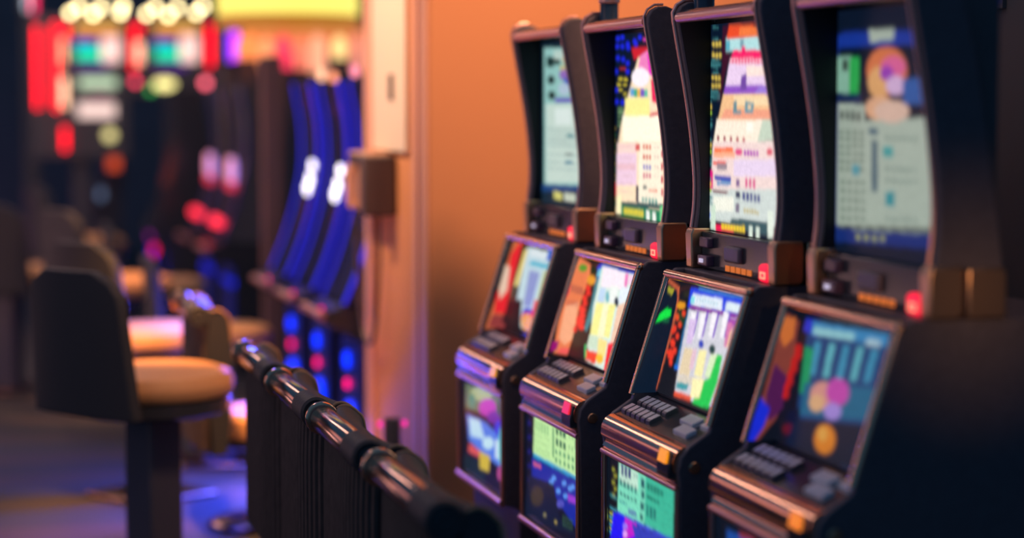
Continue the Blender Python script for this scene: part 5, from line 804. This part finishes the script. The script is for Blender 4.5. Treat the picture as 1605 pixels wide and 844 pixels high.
# ------------------------------------------------------------ lamp, toppers and neon signs in the distance
dl = thing('drum_lamp', 'large yellow glowing drum lamp hanging at the top of the photo', 'lamp', (2.0, 12.6, 2.18), 0)
bm = BM(); lathe(bm, [(.41, .045), (.43, .05), (.43, .42), (.41, .42)], n=48); finish('lamp_shade', bm, glow('yellow_shade', (255, 235, 110), 1.25), dl)
bm = BM(); lathe(bm, [(.40, -.03), (.43, -.03), (.435, .044), (.40, .044)], n=48); finish('shade_rim', bm, glow('amber_rim', (190, 120, 40), .9), dl)
bm = BM(); lathe(bm, [(.015, .42), (.015, 1.3)], n=10); finish('hanging_rod', bm, navy, dl)
def at(px, py, Y):
    f = Vector((math.sin(YAW)*math.cos(PITCH), math.cos(YAW)*math.cos(PITCH), -math.sin(PITCH))); r_ = Vector((math.cos(YAW), -math.sin(YAW), 0)); u_ = r_.cross(f)
    d = f+r_*((px-802.5)/3220)-u_*((py-422)/3220); t = Y/d.y; return Vector((0, 0, 1.68))+d*t
def pbox(bm, x0, y0, x1, y1, Y, dep=.03, rnd=False):
    a = at(x0, y1, Y); b_ = at(x1, y0, Y)
    box(bm, a.x, b_.x, Y-dep, Y, a.z, b_.z)
def glow_box(name, par, x0, y0, x1, y1, Y, c, s, dep=.03):
    bm = BM(); pbox(bm, x0, y0, x1, y1, Y, dep)
    return finish(name, bm, glow('g_%d_%d_%d_%d' % (*c, int(s*10)), c, s), par, bevel=.006)
def glow_ball(name, par, px, py, rx, ry, Y, c, s):
    p = at(px, py, Y); k = Y/3220; bm = BM(); ball(bm, p, rx*k, .02, ry*k)
    return finish(name, bm, glow('g_%d_%d_%d_%d' % (*c, int(s*10)), c, s), par)
def sign(label, Y, body, parts):
    r = thing('illuminated_sign', label, 'sign', (0, 0, 0))
    bm = BM(); a = at(body[0], body[3], Y); b_ = at(body[2], body[1], Y); box(bm, a.x, b_.x, Y, Y+.3, a.z, b_.z)
    finish('cabinet', bm, navy, r, bevel=.01)
    bm = BM(); box(bm, (a.x+b_.x)/2-.06, (a.x+b_.x)/2+.06, Y+.1, Y+.22, 0, a.z+.02); finish('post', bm, navy, r)
    for p in parts:
        (glow_ball if p[0] == 'b' else glow_box)(p[1], r, *p[2:6], Y-.002, p[6], p[7])
    return r
RED = (255, 0, 32); CRM = (255, 232, 170); PEA = (255, 170, 130)
def rainbow(x, w, Yb):
    return [('x', 'gold_band', x-4, 36, x+w+4, 49, (225, 165, 75), 1.2), ('x', 'red_band', x-4, 52, x+w+4, 60, (190, 70, 65), 1.0), ('x', 'blue_band', x-5, 63, x+w*.45, 74, (20, 100, 200), 1.3),
            ('x', 'green_band', x-3, 76, x+w*.6, 93, (10, 215, 160), 1.5), ('x', 'pale_band', x+w*.6, 54, x+w+4, 97, (250, 205, 195), 1.4), ('x', 'purple_band', x-2, 101, x+w*.75, 108, (90, 35, 150), 1.1)]
sign('tall sign at the far left with two red neon bars and a rainbow coloured screen', 16.2, (52, 26, 200, 248),
     [('x', 'neon_tube', 57, 42, 59, 170, RED, 6.0), ('x', 'neon_tube', 86, 36, 88, 173, RED, 6.0), ('x', 'neon_tube', 98, 40, 106, 60, RED, 3.5), ('x', 'neon_tube', 99, 200, 104, 236, RED, 4.5),
      ('x', 'peach_lamp', 96, 60, 102, 100, PEA, 2.2), ('x', 'peach_lamp', 97, 122, 104, 168, (255, 200, 160), 2.6)] + rainbow(122, 62, 0) +
     [('x', 'pale_panel', 124, 122, 182, 138, (190, 215, 180), 1.2), ('x', 'magenta_line', 138, 147, 175, 150, (170, 30, 110), 1.0), ('x', 'white_panel', 122, 162, 180, 184, (250, 215, 205), 1.2),
      ('b', 'cream_lamp', 172, 212, 9, 9, (240, 225, 150), 1.4)] +
     [('b', 'bulb', x, y, 5, 5, CRM, 9.0) for x, y in ((110, 20), (124, 11), (146, 22), (158, 12), (189, 20), (192, 9))])
sign('second sign with red neon ends and rainbow screen, right of the tall one', 16.2, (206, 26, 338, 150),
     [('x', 'neon_tube', 206, 40, 222, 50, RED, 3.0), ('x', 'neon_tube', 207, 50, 211, 112, RED, 3.5), ('x', 'peach_lamp', 214, 66, 222, 100, (255, 195, 160), 2.4), ('b', 'pink_lamp', 212, 128, 5, 5, (255, 70, 100), 3.5),
      ('x', 'neon_tube', 326, 40, 331, 104, RED, 4.5), ('b', 'pink_lamp', 322, 130, 6, 6, (255, 100, 120), 4.0)] + rainbow(246, 60, 0) +
     [('b', 'oval_lamp', 258, 132, 17, 8, (250, 235, 150), 2.0), ('b', 'green_lamp', 236, 142, 4, 5, (40, 200, 80), 1.6)] +
     [('b', 'bulb', x, y, 5, 5, CRM, 9.0) for x, y in ((230, 22), (244, 12), (264, 24), (278, 12), (308, 20), (318, 10))])
s3 = sign('small pink and white lit sign at the top left corner', 17.5, (30, -40, 62, 20), [('x', 'pink_lamp', 50, -20, 55, 20, (255, 40, 100), 2.5), ('x', 'white_lamp', 40, -20, 44, 16, (200, 210, 225), 1.6)])
s4 = sign('violet lit capsule sign left of the yellow drum lamp', 13.4, (354, 46, 378, 100), [('x', 'violet_tube', 357, 52, 364, 96, (110, 20, 250), 2.0), ('x', 'magenta_tube', 365, 50, 373, 94, (215, 40, 245), 2.2)])
s5 = sign('small orange lit sign low between the stools and the neon signs', 17.0, (164, 205, 195, 290), [('x', 'orange_lamp', 170, 225, 186, 266, (225, 80, 45), 1.1)])
s6 = sign('faint grey blue lit badge above the far stools', 16.4, (148, 290, 170, 322), [('b', 'grey_lamp', 158, 305, 5, 9, (95, 115, 150), 1.0)])
cv = thing('warm_glow_panel', 'warm orange band, lamplit backing painted as glow, behind the toppers under the yellow drum lamp', 'glowing backing', (0, 0, 0), 0)  # glowing panel added for the lamplit backing behind the toppers
bm = BM(); pbox(bm, 384, 44, 572, 84, 13.6, .04); finish('lit_face', bm, glow('orange_band', (225, 125, 75), 1.0), cv)
bm = BM(); pbox(bm, 384, 40, 572, 44, 13.6, .09); a = at(387, 84, 13.6); box(bm, a.x, a.x+.04, 13.61, 13.65, 0, a.z+.1); a = at(568, 84, 13.6); box(bm, a.x-.04, a.x, 13.61, 13.65, 0, a.z+.1); finish('added_frame', bm, brown, cv)
# toppers glowing on the machines behind the drum lamp
TOP = [(388, 72, 17, 20, (245, 135, 75), 'orange topper sign left under the drum lamp'), (418, 84, 10, 26, (250, 150, 100), 'tall salmon topper sign beside the orange one'),
       (444, 82, 12, 26, (250, 60, 90), 'red topper sign in the middle under the drum lamp'), (472, 84, 8, 24, (240, 120, 95), 'narrow coral topper sign right of the red one'),
       (498, 84, 12, 30, (240, 160, 125), 'wide dusty pink topper sign left of the cream one'), (532, 74, 9, 18, (255, 215, 140), 'small cream topper sign over the blue edged machines'),
       (560, 82, 8, 30, (215, 130, 110), 'dim rose topper sign nearest the pillar')]
for px, py, rx, ry, c, lb in TOP:
    Y = 13.3; p = at(px, py, Y); k = Y/3220
    r = thing('topper_sign', lb, 'sign', (p.x, Y, p.z-ry*k), 0)
    prof = smooth_curve([(-rx*k, 0), (-rx*k*1.02, ry*k), (-rx*k*.7, ry*k*1.7), (0, ry*k*2), (rx*k*.7, ry*k*1.7), (rx*k*1.02, ry*k), (rx*k, 0)], 4)
    bm = BM(); a_ = [bm.verts.new((x, -.03, z)) for x, z in prof]; b_ = [bm.verts.new((x, .03, z)) for x, z in prof]
    for i in range(len(prof)): bm.faces.new((a_[i], a_[(i+1) % len(prof)], b_[(i+1) % len(prof)], b_[i]))
    bm.faces.new(a_); bm.faces.new(b_[::-1])
    finish('lit_board', bm, glow('topper_%d_%d_%d' % c, c, 1.5), r)
    bm = BM(); box(bm, -.02, .02, -.02, .02, -(p.z-ry*k), .01); finish('stem', bm, brown, r)
for px, py, c, lb in ((504, 118, (255, 190, 150), 'left lit lamp on top of the curved machines'), (523, 122, (250, 150, 110), 'middle lit lamp on top of the curved machines'), (556, 112, (235, 130, 150), 'right lit lamp on top of the curved machines near the pillar')):
    yl = {504: 9.62, 523: 9.6, 556: 8.85}[px]; p = at(px, py, yl); r = thing('machine_top_lamp', lb, 'lamp', (p.x, yl, p.z), 0)
    bm = BM(); ball(bm, (0, 0, 0), .018, .018, .03); finish('bulb', bm, glow('toplamp_%d_%d' % c[:2], c, 2.0), r)
    bm = BM(); box(bm, -.012, .012, -.012, .012, 1.775-p.z, -.025); finish('socket', bm, navy, r)
# column between the curved machines and the dim ones
pc = at(426, 200, 11.2)
co = thing('column', 'slim brown column between the bright and the dim curved machines', 'column', (pc.x, 11.2, 0), 0)
bm = BM(); box(bm, -.055, .055, -.05, .05, 0, 1.95); finish('shaft', bm, brown, co, bevel=.01)
bm = BM(); box(bm, -.075, .075, -.07, .07, 0, .12); finish('base', bm, brown, co, bevel=.01)
# small blue lamp high on the right wall
p = at(1545, 4, 5.0); kx = 2.53/p.x; Yb = 5.0*kx
p = at(1545, 2, Yb); bl = thing('wall_lamp', 'small blue lamp at the top right edge on the dark wall', 'lamp', (2.545, Yb, p.z), 0)
bm = BM(); ball(bm, (-.015, 0, 0), .012, .05, .012); finish('bulb', bm, glow('blue_wall_lamp', (30, 50, 170), 1.0), bl)
bm = BM(); box(bm, -.006, .004, -.07, .07, -.02, .02); finish('plate', bm, navy, bl)
